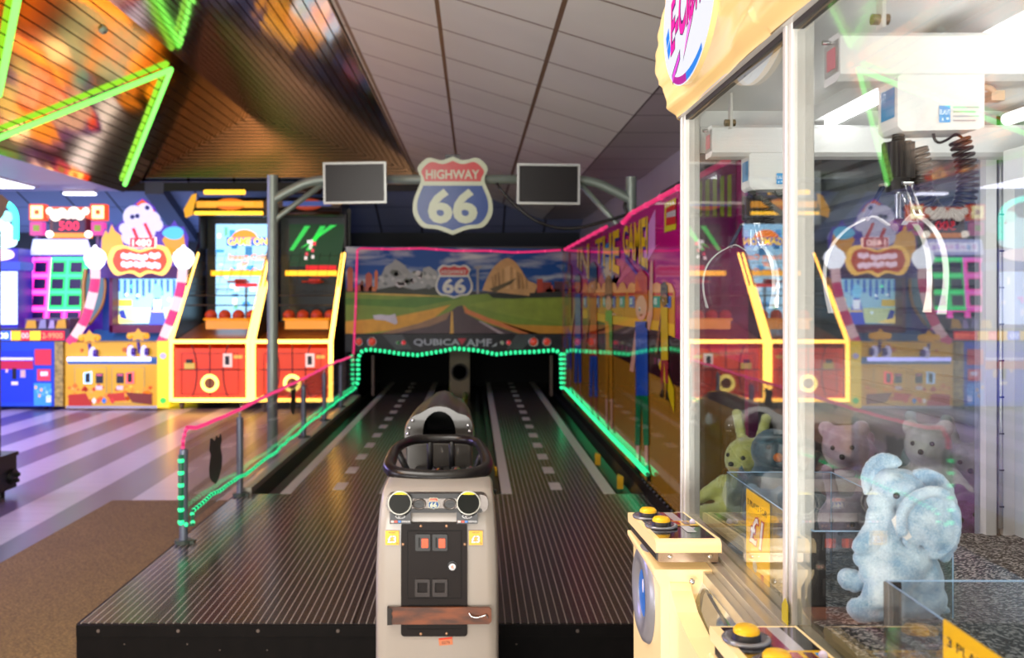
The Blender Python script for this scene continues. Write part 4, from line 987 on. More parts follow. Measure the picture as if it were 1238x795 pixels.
    if first:
        sq(0, 0, 1, 1, '8cc0e0', 0)
        for k in range(26): u, v = rnd.uniform(0, .85), rnd.uniform(0, .9); sq(u, v, u+rnd.uniform(.05, .15), v+rnd.uniform(.02, .1), rnd.choice(('d8eaf4', '3a8cc8', 'c8d8d8', '60a890', 'e8e8e8', '2a6a98', 'a8c8c0')), 1+k % 3)
        mb.mt(0, 'f08020'); mb.poly([(xa+(xb-xa)*(.52+.24*math.cos(a*.262)), DB-.014, za_+(zb2-za_)*(.83+.11*math.sin(a*.262))) for a in range(13)])
        def tx(s, u0, v0, u1, v1, c, l): mb.mt(0, c); put_text(mb, s, lambda u, v: (xa+(xb-xa)*(u0+(u1-u0)*u), DB-.004-.002*l, za_+(zb2-za_)*(v0+(v1-v0)*v)), .03)
        sq(.2, .77, .95, .86, '2858c0', 5)
        tx('GAME ON', .22, .775, .93, .855, 'ffd838', 7); tx('Insert Coin', .24, .62, .93, .68, 'f08850', 7); tx('or', .46, .55, .6, .6, 'f08850', 7); tx('Swipe Card', .26, .46, .93, .53, 'f08850', 7)
        sq(.35, .33, .75, .37, 'c02028', 6); sq(.53, 0, .57, .33, '30383c', 6); sq(0, .3, .35, .31, '40505a', 6)
    else:
        sq(0, 0, 1, 1, '163c20', 0); sq(.0, .0, 1, .55, '121814', 1)
        for (a, w_) in ((.12, .16), (.42, .14)): mb.mt(0, '38d858'); mb.poly([(xa+(xb-xa)*p, DB-.012, za_+(zb2-za_)*q) for p, q in ((a-.12, .72), (a-.04, .72), (a+w_+.1, .98), (a+w_+.0, .98))])  # painted green slashes stand in for the ceiling neon mirrored in the screen
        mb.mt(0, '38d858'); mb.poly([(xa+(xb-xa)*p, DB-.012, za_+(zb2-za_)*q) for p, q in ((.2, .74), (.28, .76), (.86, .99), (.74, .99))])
        for k in range(10): u, v = .25+rnd.uniform(0, .2), .62+rnd.uniform(0, .2); sq(u, v, u+.05, v+.035, rnd.choice(('f0e8e8', 'e05060', '70c8a0', 'f8f8f8')), 6)
        sq(.3, .48, .85, .56, 'c81c28', 5); sq(.42, .43, .72, .48, '8a1018', 5)
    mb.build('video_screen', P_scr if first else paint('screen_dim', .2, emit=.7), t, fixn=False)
    mb = MB(); c = (xc+.05, DB-.22, 1.52); mb.torus(c, .13, .012, 'Z', 24); mb.box(xc-.02, DB-.1, 1.50, xc+.12, DB, 1.56); mb.build('hoop', mat('hoop_red', 'c02818', .35), t)
    # header
    mb = MB(); mb.prism([(MD+.72, 2.36), (MD+1.4, 2.36), (MD+1.4, 2.64), (MD+1.0, 2.60), (MD+.76, 2.50)], lambda a, b_: (x0+.03, a, b_), lambda a, b_: (x1+.02, a, b_)); mb.build('header_box', M_dark, t)
    for s_, x in ((1, x0+.03), (-1, x1+.02)):
        mb = MB(); mb.box(x-.01, MD+1.0, 1.95, x+.01, MD+1.35, 2.4); mb.build('header_strut', M_dark, t)
    lit = 2.4 if first else .12
    hy = MD+.72
    G1 = glow('ffc030', 2.6) if first else mat('lamp_off_amber', '2e1c0c', .3)
    mb = MB(); mb.tube([(x0+.06, hy-.02, 2.37), (x1, hy-.02, 2.37)], .024, 10); mb.tube([(x0+.16, hy+.05, 2.64), (x1-.24, hy+.05, 2.64)], .03, 10); mb.build('header_lamp', G1, t)
    mb = MB(); mb.box(x0+.08, hy-.015, 2.44, x1, hy, 2.52); mb.build('header_band', glow('f0a020', 1.4) if first else mat('band_dark', '3c2a18', .3), t)
    mb = MB(); mb.ball((xc+.05, hy-.02, 2.48), 1, 24, 10, (.19, .03, .075)); mb.build('header_badge', glow('f07818', 1.1) if first else mat('badge_dim', 'a84830', .3, emit='b04020', es=.35), t)
    mb = MB(); mb.box(xc+.05-.3, hy-.055, 2.455, xc+.05+.3, hy-.05, 2.515); mb.build('header_title', glow('ffa828', 1.4) if first else mat('title_blue', '3c5aa0', .3, emit='3858a8', es=.3), t)
    for s_, x in ((-1, x0+.03),):
        mb = MB(); mb.prism([(x-.0, 2.36), (x-.10, 2.32), (x-.12, 2.42), (x-.02, 2.60), (x+.03, 2.62)], lambda a, b_: (a, hy+.02, b_), lambda a, b_: (a, hy+.06, b_)); mb.build('header_wing', glow('f0a818', 1.2) if first else mat('band_dark'), t)
    castors(t, CX+(x0+.1)*F/MD, CX+(x1-.1)*F/MD, MD)
    return t
b1 = basketball(True)
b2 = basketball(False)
b2.location.x += .965
b2['label'] = 'orange basketball arcade machine with dark green screen right of the tall gantry pole'
# black base at the left photo edge
t = thing('game_pedestal', (XX(-20, 6.1), 6.1, 0), 'black square pedestal with side knobs cut off by the left photo edge', 'pedestal')
D = 5.8; xr_p = -3.046
mb = MB(); mb.box(-3.5, D, .05, xr_p, D+.26, .26); mb.box(-3.51, D-.01, .26, xr_p+.01, D+.27, .286); mb.build('body', mat('ped_black', '141614', .4), t)
mb = MB(); mb.cyl((xr_p, D+.2, .13), (xr_p+.02, D+.2, .13), .05, 14); mb.cyl((xr_p+.02, D+.2, .14), (xr_p+.05, D+.2, .145), .014, 10); mb.cyl((xr_p+.02, D+.2, .10), (xr_p+.045, D+.2, .105), .012, 10); mb.build('side_knob', mat('plastic_black'), t)
mb = MB(); mb.box(XX(1, 6.0)-.1, D+.1, .286, XX(1, 6.0), D+.2, 1.75); mb.build('column', mat('column_tan', '6a5848', .5), t)
mb = MB(); mb.prism([(-30, 238), (2, 235), (11, 243), (4, 260), (-2, 268), (-30, 268)], lambda x, y: W(x, y, D), lambda x, y: W(x, y, D+.3)); mb.build('cap', mat('cap_brown', '5a3c18', .4, var=.4), t)
for x in (-3.45, -3.1): mb = MB(); mb.cyl((x, D+.15, 0), (x, D+.15, .05), .03, 12); mb.build('foot', mat('plastic_black'), t)

# ================================================================== BALL RETURN WITH STEERING WHEEL
KD = 2.33
ks = thing('ball_return', (-.095, KD, .008), 'grey ball-return pedestal with steering wheel and black coin door at the platform front', 'ball return')
M_grey = mat('gloss_grey', '9e968c', .3, coat=.15)
M_gun = mat('gunmetal', '34312c', .3, metal=.1, coat=.25)
M_k = mat('coin_black', '1c1614', .42, spec=.15)
M_pl = mat('plastic_black')
prof = catmull([(KD+.01, 0), (KD, .3), (KD, .60), (KD+.002, .70), (KD+.012, .765), (KD+.04, .792), (KD+.10, .80), (KD+.22, .80), (KD+.27, .78), (KD+.29, .72)], 3)+[(KD+.29, 0)]
mb = MB(); ns = 9; ring = []
xs = [-1, -.97, -.93, -.8, 0, .8, .93, .97, 1]
vs = []; 
for k, s_ in enumerate(xs):
    a = abs(s_); ins = {1: .03, .97: .012, .93: .004}.get(a, 0)
    for (y, z) in prof:
        w = .159-.012*max(0, (z-.55)/.25)**2
        cy = KD+.145; yy = cy+(y-cy)*(1-ins/.145); zz = z-ins*(.6 if z > .6 else 0)
        vs.append((-.095+s_*w, yy, .008+zz))
n = len(prof); fs = []
for k in range(len(xs)-1):
    for i in range(n-1): fs.append((k*n+i, k*n+i+1, (k+1)*n+i+1, (k+1)*n+i))
fs += [tuple(range(n)), tuple(reversed(range((len(xs)-1)*n, len(xs)*n)))]
mb.add(vs, fs, True); mb.build('pedestal', M_grey, ks, bevel=0)
def K(px, py, d=0): return ((px-CX)*KD/F, KD-d, CH-(py-CY)*KD/F)
def kprism(name, pts, d0, d1, m_, parent=ks, bevel=0): mb = MB(); mb.prism(pts, lambda x, y: K(x, y, d0), lambda x, y: K(x, y, d1)); return mb.build(name, m_, parent, bevel=bevel)
def rrect(x0, y0, x1, y1, r, k=4):
    out = []
    for cx, cy, a0 in ((x1-r, y0+r, -90), (x1-r, y1-r, 0), (x0+r, y1-r, 90), (x0+r, y0+r, 180)):
        for i in range(k+1): a = R(a0+90*i/k); out.append((cx+r*math.cos(a), cy+r*math.sin(a)))
    return out
plate = kprism('coin_door_frame', rrect(485, 631, 565, 768, 4), -.01, .006, M_k, bevel=.001)
kprism('coin_door', rrect(494, 641, 557, 721, 1), .006, .008, M_k, plate, bevel=.0006)
mb = MB(); mb.tube([K(*p, .0065) for p in ((493, 640), (558, 640), (558, 722), (493, 722))], .0007, 5, closed=True); mb.tube([K(*p, .0065) for p in ((493, 730), (558, 730), (558, 759), (493, 759))], .0007, 5, closed=True); mb.build('door_gap', mat('gap_black', '050505', .8), plate)
for x in (512, 532.5):
    mb = MB(); mb.prism(rrect(x-9.5, 644, x+8.5, 664, 1.5), lambda a, b_: K(a, b_, .006), lambda a, b_: K(a, b_, .013)); h = mb.build('coin_slot_housing', M_pl, plate, bevel=.0008)
    mb = MB(); mb.prism([(x-5.5, 648), (x-4, 648), (x-4, 660), (x-5.5, 660)], lambda a, b_: K(a, b_, .013), lambda a, b_: K(a, b_, .0136)); 
    mb.build('coin_slit', mat('gap_black'), plate)
    mb = MB(); mb.prism(rrect(x-2, 649, x+6, 660, 1), lambda a, b_: K(a, b_, .013), lambda a, b_: K(a, b_, .016)); mb.build('reject_button', mat('reject_orange', 'c8481a', .25, emit='e04808', es=.35), plate, bevel=.0005)
for x in (511, 532):
    mb = MB(); o_ = rrect(x-9, 698, x+9, 719, 1.5); i_ = rrect(x-6, 702, x+6, 714, .8); n = len(o_)
    vs = [K(*p, .006) for p in o_]+[K(*p, .014) for p in o_]+[K(*p, .014) for p in i_]+[K(*p, .007) for p in i_]
    fs = []
    for a in range(3):
        for i in range(n): fs.append((a*n+i, a*n+(i+1) % n, (a+1)*n+(i+1) % n, (a+1)*n+i))
    fs.append(tuple(range(3*n, 4*n))); mb.add(vs, fs, False); mb.build('return_cup', mat('cup_black', '322c2a', .35, spec=.3), plate)
mb = MB(); mb.cyl(K(547, 682, .006), K(547, 682, .012), .012, 24); mb.mt(1); mb.cyl(K(547, 682, .012), K(547, 682, .021), .0085, 24); mb.mt(2); mb.cyl(K(547, 682, .021), K(547, 682, .0215), .004, 12); mb.build('lock', [M_pl, mat('chrome', 'd0d0d0', .12, metal=1), mat('lock_key', 'c89080', .3)], plate)
mb = MB()
for p in ((509, 635), (540, 635), (487.5, 657), (562, 657), (509, 765), (540, 764.5)): mb.ball(K(*p, .006), .0036, 10, 6, (1, .5, 1))
mb.build('bolt', mat('copper_bolt', 'b08868', .35, metal=.6), plate)
# dashboard bar
mb = MB(); mb.prism(rrect(467, 597, 590, 618, 8), lambda a, b_: K(a, b_, -.03), lambda a, b_: K(a, b_, .008)); dash = mb.build('dashboard', mat('dash_chrome', '5c5652', .25, metal=.7), ks, bevel=.003)
mb = MB(); mb.prism(rrect(480, 595.5, 578, 601.5, 2), lambda a, b_: K(a, b_, .006), lambda a, b_: K(a, b_, .010)); mb.prism(rrect(474, 613.5, 583, 618.5, 2), lambda a, b_: K(a, b_, .006), lambda a, b_: K(a, b_, .010)); mb.build('dash_shadow_strip', mat('shadow_black', '0c0a0a', .4), dash)  # solid dark strips stand in for shade along the dashboard's upper and lower edges
for x in (507, 544):
    mb = MB(); c = Vector(K(x, 608, .012)); mb.torus(c, .0155, .0022, 'Y', 22, 6, (1, .8)); mb.mt(1); mb.cyl(c, c+Vector((0, .003, 0)), .014, 20); mb.box(c.x-.009, c.y-.002, c.z-.002, c.x+.008, c.y, c.z+.001)
    mb.build('air_vent', [mat('dash_chrome'), M_pl], dash)
mb = MB(); s0 = lambda x, y, l: K(524.3+x*13, 607-y*14, .011+.0003*l)
paint_shield(mb, s0, 0); mb.build('shield_badge', paint('print_satin'), dash, fixn=False)
for x, nm in ((484.5, 'left'), (566.5, 'right')):
    c = Vector(K(x, 604.5, .03)); tl = Matrix.Rotation(R(-22), 3, 'X')
    def rot(v): return c+tl @ Vector(v)
    mb = MB(); n = 28
    def disc(r0, r1, y0, y1, m_): 
        mb.mt(m_); vs = [rot((r0*math.cos(2*math.pi*i/n), y0, r0*math.sin(2*math.pi*i/n))) for i in range(n)]+[rot((r1*math.cos(2*math.pi*i/n), y1, r1*math.sin(2*math.pi*i/n))) for i in range(n)]
        mb.add(vs, [(i, (i+1) % n, n+(i+1) % n, n+i) for i in range(n)], True); return vs
    disc(.0300, .0300, 0, .03, 1); disc(.0275, .0300, -.001, 0, 0); disc(.0275, .0275, -.001, .001, 0)
    mb.mt(1); mb.add([rot((.0275*math.cos(2*math.pi*i/n), .0005, .0275*math.sin(2*math.pi*i/n))) for i in range(n)], [tuple(range(n))])
    mb.mt(2); seg = [rot((.027*math.cos(a), -.0003, .027*math.sin(a))) for a in [R(50+80*i/10) for i in range(11)]]; mb.poly(seg)
    mb.build('card_reader', [mat('reader_rim', 'b8bab0', .25), mat('reader_black', '060908', .12, spec=.2), mat('reader_yellow', 'd0c020', .4)], ks)
    mb = MB(); y0 = 619; xl = 471.5 if nm == 'left' else 552; xr2 = xl+25.5
    mb.mt(0, '17171a'); mb.prism([(xl, 618.5), (xr2, 618.5), (xr2, 632), (xl, 632)], lambda a, b_: K(a, b_, .002), lambda a, b_: K(a, b_, .0085))
    mb.mt(0, 'd8d8d8'); xc2 = (xl+xr2)/2
    def LP(pts): mb.poly([K(a, b_, .009) for a, b_ in pts])
    outer = [(xc2+6*math.cos(i*.3142), 623+2.6*math.sin(i*.3142)) for i in range(20)]; LP(outer); mb.mt(0, '17171a'); mb.poly([K(xc2+5.1*math.cos(i*.3142), 623+1.9*math.sin(i*.3142), .0093) for i in range(20)])
    mb.mt(0, 'd8d8d8'); mb.poly([K(a, b_, .0096) for a, b_ in ((xc2-3, 622), (xc2-.5, 621.6), (xc2+.2, 624), (xc2-2.5, 624.2))])
    for q in range(3): 
        for i in range(3): a = -.7+i*.5; mb.poly([K(xc2+(1.2+q*1.1)*math.cos(a+d)*1.2, 623+(1.2+q*.5)*math.sin(a+d), .0096) for d in (0, .4)]+[K(xc2+(1.5+q*1.1)*math.cos(a+.4)*1.2, 623+(1.4+q*.5)*math.sin(a+.4), .0096)])
    for i, c_ in enumerate(('e8c8c0', 'e04828', '3880d0')): mb.mt(0, c_); mb.poly([K(xl+1.5+4.3*i+a, 628+b_, .009) for a, b_ in ((0, 0), (3.5, 0), (3.5, 2.4), (0, 2.4))])
    for i in range(6): mb.mt(0, 'c8c8c8'); mb.poly([K(xl+14.5+1.75*i+a, 628+b_, .009) for a, b_ in ((0, 0), (1.1, 0), (1.1, 2.2), (0, 2.2))])
    mb.build('contactless_label', paint('sticker', .3), ks, fixn=False)
def pound(x0, x1, txt, nm, sub):
    mb = MB(); mb.mt(0, 'f0b81c'); mb.poly([K(a, b_, .0035) for a, b_ in ((x0, 641), (x1, 641), (x1, 658), (x0, 658))]); mb.poly([K(a, b_, .0008) for a, b_ in ((x0, 641), (x1, 641), (x1, 658), (x0, 658))])
    w = x1-x0
    mb.mt(0, '3a2a10'); put_text(mb, sub, lambda u, v: K(x0+w*(.25+.5*u), 643.8-1.4*v, .0042), .01)
    for d, c_, l in ((.03, 'c83018', 1), (0, 'f4f0ec', 2)):
        mb.mt(0, c_); put_text(mb, txt, lambda u, v: K(x0+w*(.17-d+(.62+2*d)*u), 655.3+d*6-(8.6+d*12)*v, .0040+.0003*l), .05 if l == 1 else .02)
    mb.mt(0, 'd04020'); mb.poly([K(x1-2.2+a, 656+b_, .0043) for a, b_ in ((0, -1), (1.2, 0), (0, 1), (-1, 0))])
    mb.build('price_sticker', paint('sticker'), ks, fixn=False)
pound(466, 482.5, '£3', 'left', 'PER PLAY'); pound(567, 583.5, '£3', 'right', 'PER PLAY')
# strap of brown leather over the door
mb = MB(); pts = [(469.5, 731.5), (474, 731), (591, 731), (593.8, 733.5), (594, 748), (591, 751), (474, 751.5), (469.5, 751.5)]
mb.prism(pts, lambda a, b_: K(a, b_, .012), lambda a, b_: K(a, b_, .019))
m, nt, b = nodes('worn_leather'); tc = N(nt, 'ShaderNodeTexCoord'); nz = N(nt, 'ShaderNodeTexNoise'); nz.inputs['Scale'].default_value = 14; nz.inputs['Detail'].default_value = 6; mp = N(nt, 'ShaderNodeMapping'); mp.inputs['Scale'].default_value = (1, 1, 3.5); nt.links.new(tc.outputs['Object'], mp.inputs[0]); nt.links.new(mp.outputs[0], nz.inputs['Vector'])
mr = N(nt, 'ShaderNodeMapRange'); mr.inputs[1].default_value = .4; mr.inputs[2].default_value = .65; nt.links.new(nz.outputs['Fac'], mr.inputs[0]); c = mixc(nt, mr.outputs[0], lin('4a2c1e'), lin('7c4222')); nt.links.new(c, b.inputs['Base Color']); b.inputs['Roughness'].default_value = .5
stp = mb.build('security_strap', m, ks, bevel=.001)
mb = MB(); mb.prism([(469, 731), (474.5, 732), (475.5, 735), (474, 738), (475.5, 742), (474, 746), (475, 751.5), (469, 752)], lambda a, b_: K(a, b_, .006), lambda a, b_: K(a, b_, .021)); mb.build('strap_end', mat('strap_black', '1a1410', .6), stp)
mb = MB(); mb.tube(catmull([K(567, 737, .02), K(569.5, 740, .027), K(576, 741.5, .028), (K(583, 740.5, .027)), K(588, 739, .025), K(589.5, 743, .02)], 4), .0022, 8); mb.build('staple', mat('chrome'), stp)
mb = MB(); mb.mt(0, 'c87850'); mb.poly([K(*p, .0015) for p in ((530, 771), (547, 769), (547.5, 778.5), (531, 780))]); mb.mt(0, 'd83820'); mb.poly([K(*p, .002) for p in ((530.5, 771), (546.5, 769.3), (546.6, 771.3), (530.6, 773))]); mb.mt(0, '6a3c28'); put_text(mb, '0276', lambda u, v: K(534+10*u, 778-u*.8-3.4*v, .002), .01)
mb.build('serial_sticker', paint('sticker'), ks, fixn=False)
# wheel
wp = [(468, 562, 2.56), (482, 572, 2.50), (505, 576, 2.48), (530, 576.5, 2.475), (556, 575, 2.48), (578, 568, 2.51), (586, 560, 2.57)]
ring = []
near = [(-.262, 2.60, .835), (-.262, 2.54, .822), (-.245, 2.50, .815), (-.20, 2.475, .812), (-.10, 2.465, .810), (.0, 2.475, .812), (.03, 2.50, .815), (.04, 2.54, .822), (.038, 2.62, .838)]
near = [(-.238, 2.62, .838), (-.238, 2.56, .826), (-.215, 2.52, .818), (-.165, 2.50, .814), (-.10, 2.495, .812), (-.035, 2.50, .814), (.012, 2.52, .818), (.036, 2.56, .826), (.036, 2.62, .838)]
far = [(.026, 2.74, .846), (.006, 2.84, .852), (-.04, 2.885, .855), (-.10, 2.895, .855), (-.17, 2.885, .855), (-.212, 2.84, .852), (-.236, 2.74, .846)]
mb = MB(); P = catmull(near+far, 5, True); n = len(P)
rad = [.0185 if p[1] < 2.56 else .0185-.004*min(1, (p[1]-2.56)/.2) for p in P]
mb.tube(P, rad, 14, closed=True); mb.build('steering_wheel', mat('wheel_black', '120e0c', .3, spec=.35, coat=.15), ks)
mb = MB()
for a, b_ in (((-.235, 2.76, .846), (-.19, 2.80, .74)), ((.03, 2.76, .846), (-.01, 2.80, .74)), ((-.14, 2.89, .853), (-.14, 2.93, .74)), ((-.07, 2.89, .853), (-.07, 2.93, .74))): mb.tube([a, b_], .010, 10)
mb.box(-.19, 2.78, .70, -.01, 2.99, .75); mb.build('wheel_spokes', M_pl, ks)
# hood tunnel
def arch(cx, y, z0, hw, h, sq=2.2, n=24):
    out = []
    for i in range(n+1):
        t_ = math.pi*(i/n); c_, s_ = math.cos(t_), math.sin(t_)
        out.append((cx+hw*math.copysign(abs(c_)**(2/sq), c_), y, z0+h*abs(s_)**(2/sq)))
    return out
out_pts = [(490, 536), (489.5, 522), (493, 511), (500, 503), (508, 499.5), (514, 496), (521, 492.5), (531, 491), (541, 492.5), (548, 496), (554, 499.5), (563, 502), (569, 508), (572, 520), (572, 536)]
in_pts = [(511, 536), (511, 526), (511.5, 518), (513, 511), (516, 505), (520, 501), (525, 498), (531, 497), (537, 498), (542, 501), (546, 505), (549, 511), (550.5, 518), (551, 526), (551, 536)]
HD = 3.0
o1 = [W(x, y, HD) for x, y in catmull(out_pts, 3)]; i1 = [W(x, y, HD) for x, y in catmull(in_pts, 3)]
n = len(o1)
mb = MB(); mb.mt(0); mb.add(o1+i1, [(i, i+1, n+i+1, n+i) for i in range(n-1)], False)
i2 = [(p[0], HD+.28, p[2]) for p in i1]; mb.mt(1); mb.add(i1+i2, [(i, i+1, n+i+1, n+i) for i in range(n-1)], True); mb.add(i2, [tuple(range(n))])
mb.mt(0)
secs = [(0, 1, 1, 0), (.02, 1.03, 1.02, 0), (.08, 1.02, 1.03, 0), (.25, .96, 1.06, 0), (.45, .80, 1.05, 0), (.58, .55, .95, 0), (.66, .30, .70, 0)]
vs = []; zb0 = ZZ(536, HD); xc0 = XX(531, HD)
for (dy, sx_, sz_, _) in secs:
    for p in o1: vs.append((xc0+(p[0]-xc0)*sx_, HD+dy, zb0+(p[2]-zb0)*sz_))
fs = []
for k in range(len(secs)-1):
    for i in range(n-1): fs.append((k*n+i, k*n+i+1, (k+1)*n+i+1, (k+1)*n+i))
fs.append(tuple(range((len(secs)-1)*n, len(secs)*n)))
mb.add(vs, fs, True); hood = mb.build('ball_hood', [M_gun, mat('tunnel_black', '0a0908', .5)], ks)
mb = MB()
for x, y in ((495, 517), (493, 524), (499, 508), (566, 514), (568, 521)): mb.ball(W(x, y, HD-.002), .006, 10, 6)
mb.build('rivet', mat('chrome'), hood)
mb = MB(); mb.box(xc0-.11, HD, .60, xc0+.11, HD+.55, zb0+.005); mb.box(-.19, 2.63, .0, 0.0, 3.07, .62); mb.box(xc0-.09, 3.1, .2, xc0+.09, 3.55, .62); mb.build('rear_body', M_gun, ks, bevel=.01)
mb = MB(); mb.box(-.20, 2.63, .62, .01, 2.98, .70); mb.build('engine_block', mat('engine_black', '121110', .35), ks, bevel=.008)
for k, x in enumerate((-.135, -.08, -.035, .0)):
    mb = MB(); mb.tube(catmull([(x, 2.66, .70), (x, 2.70, .745), (x+.015, 2.78, .775), (x+.03, 2.86, .76), (x+.035, 2.90, .70)], 5), .0095, 10); mb.build('exhaust_pipe', mat('chrome'), ks)
mb = MB(); mb.box(-.225, 2.66, .66, -.175, 2.74, .745); mb.box(-.17, 2.66, .68, -.14, 2.8, .74); mb.build('valve_cover', mat('pale_grey_green', '9aa48e', .3), ks, bevel=.004)
# ================================================================== CLAW MACHINE
GX = .41; ZB = .883; ZTp = 1.653; YA, YB, YC = .59, 1.18, 1.77
BX2 = 1.04
cm = thing('claw_machine', (.72, 1.18, 0), 'large white-lit claw machine with cream marquee along the right side of the photo', 'claw machine')
M_alu = mat('white_profile', 'd2cfc8', .3, metal=.15)
M_white = mat('inner_white', 'dcdcda', .45)
mb = MB(); mb.box(GX-.0, YA, .02, BX2, YC-.0, .765); mb.build('base_cabinet', mat('claw_base', 'c8b890', .4), cm)
for y in (YA, YB, YC):
    mb = MB(); mb.box(GX-.004, y-.016, ZB-.01, GX+.026, y+.016, ZTp+.01); mb.box(GX-.008, y-.006, ZB-.01, GX-.004, y+.006, ZTp)
    mb.build('front_post', M_alu, cm, bevel=.002)
mb = MB()
for (a, b_, z0, z1) in ((-.014, .02, ZB-.012, ZB), (-.03, -.014, ZB-.024, ZB-.006), (-.045, -.03, ZB-.038, ZB-.018), (-.014, .02, ZB-.12, ZB-.012)): mb.box(GX+a, YA, z0, GX+b_, YC+.016, z1)
mb.build('sill_rail', mat('sill_alu', 'c2bba8', .22, metal=.55), cm, bevel=.001)
mb = MB(); mb.box(GX-.012, YA, ZTp, GX+.02, YC+.016, ZTp+.018); mb.mt(1); mb.box(GX-.002, YA, ZTp-.008, GX+.012, YC, ZTp)
mb.build('top_rail', [M_alu, mat('rubber_seal', '2a2622', .5)], cm)
for (a, b_) in ((YA+.018, YB-.018), (YB+.018, YC-.018)):
    mb = MB(); mb.box(GX, a, ZB, GX+.005, b_, ZTp-.002); mb.build('front_glass', glass('front_pane', 'fbfdfc', 1.0), cm)
# end wall (frame + glass), back wall, roof
mb = MB()
mb.box(GX+.02, YC-.01, .765, BX2, YC+.015, .80); mb.box(GX+.02, YC-.01, ZTp-.02, BX2, YC+.015, ZTp+.01); mb.box(GX+.02, YC-.004, ZTp-.07, BX2, YC+.01, ZTp-.02)
mb.build('end_frame', M_white, cm)
mb = MB(); mb.box(GX+.026, YC, .80, .985, YC+.005, ZTp-.07); mb.build('end_glass', glass('end_pane', 'dfe5e6', 1.0, .0), cm)
mb = MB(); mb.box(.985, YC-.02, .765, 1.005, YC+.02, ZTp); mb.box(1.018, YC-.02, .765, 1.04, YC+.02, ZTp); mb.mt(1); mb.cyl((1.012, YC-.022, .86), (1.012, YC-.022, ZTp-.05), .004, 10); mb.box(1.005, YC-.01, .765, 1.018, YC, ZTp)
mb.mt(2)
for k in range(9): mb.box(1.008, YC-.027, .90+k*.07, 1.016, YC-.024, .903+k*.07)
mb.build('corner_post', [M_white, mat('hinge_steel', '9a9a96', .3, metal=.7), M_pl], cm)
mb = MB(); mb.box(BX2, YA, .765, BX2+.01, YC+.02, ZTp+.01); mb.build('back_panel', mat('back_grey', 'b9bfc4', .18, coat=.4), cm)
mb = MB(); mb.box(GX-.0, YA, ZTp+.01, BX2+.01, YC+.02, ZTp+.05); rf = mb.build('roof', M_white, cm)
mb = MB(); mb.box(.64, YA+.05, ZTp-.018, .68, YC-.05, ZTp+.01); rl = mb.build('lamp_rail', M_white, rf)
mb = MB(); mb.cyl((.66, YA+.08, ZTp-.026), (.66, YC-.08, ZTp-.026), .009, 12); mb.build('light_tube', glow('ffffff', 13), rf)
mb = MB(); mb.cyl((.99, YA+.08, ZTp-.02), (.99, YC-.08, ZTp-.02), .012, 12); mb.build('light_tube', glow('ffffff', 1.8), rf)
# gravel bed
CT = [(.45, 1.75, .775), (1.0, 1.75, .845), (.5, 1.1, .908), (.45, 1.2, .885), (.45, 1.45, .83), (.9, 1.2, .89), (.5, .8, .90), (1.0, .8, .90), (1.0, 1.5, .87), (.62, 1.6, .80)]
def gz(x, y):
    s_ = w = 0
    for a, b_, c_ in CT:
        k = 1/(((x-a)**2+(y-b_)**2)+.004)**1.5; s_ += c_*k; w += k
    return s_/w
m, nt, b = nodes('rubber_chips'); tc = N(nt, 'ShaderNodeTexCoord'); vo = N(nt, 'ShaderNodeTexVoronoi'); vo.inputs['Scale'].default_value = 260; nt.links.new(tc.outputs['Object'], vo.inputs['Vector'])
sp = N(nt, 'ShaderNodeSeparateColor'); nt.links.new(vo.outputs['Color'], sp.inputs[0]); hv = math_(nt, 'GREATER_THAN', sp.outputs[0], .66); c = mixc(nt, sp.outputs[1], lin('1c1c1c'), lin('3e3e3e')); c = mixc(nt, hv, c, lin('a8a29c'))
nt.links.new(c, b.inputs['Base Color']); b.inputs['Roughness'].default_value = .7; bp = N(nt, 'ShaderNodeBump'); bp.inputs['Strength'].default_value = .8; bp.inputs['Distance'].default_value = .004; nt.links.new(vo.outputs['Distance'], bp.inputs['Height']); nt.links.new(bp.outputs[0], b.inputs['Normal'])
mb = MB(); nx, ny = 60, 110; vs = []
for j in range(ny+1):
    for i in range(nx+1):
        x = GX+.02+(BX2-.0-GX-.02)*i/nx; y = YA+(YC-YA-.005)*j/ny
        vs.append((x, y, gz(x, y)+mnoise.noise(Vector((x*60, y*60, 0)))*.003))
mb.add(vs, [(j*(nx+1)+i, j*(nx+1)+i+1, (j+1)*(nx+1)+i+1, (j+1)*(nx+1)+i) for j in range(ny) for i in range(nx)], True)
gv = mb.build('rubber_granules', m, None, fixn=False); gv['kind'] = 'stuff'; tag(gv, 'dark speckled rubber granules filling the floor of the claw machine', 'granules')
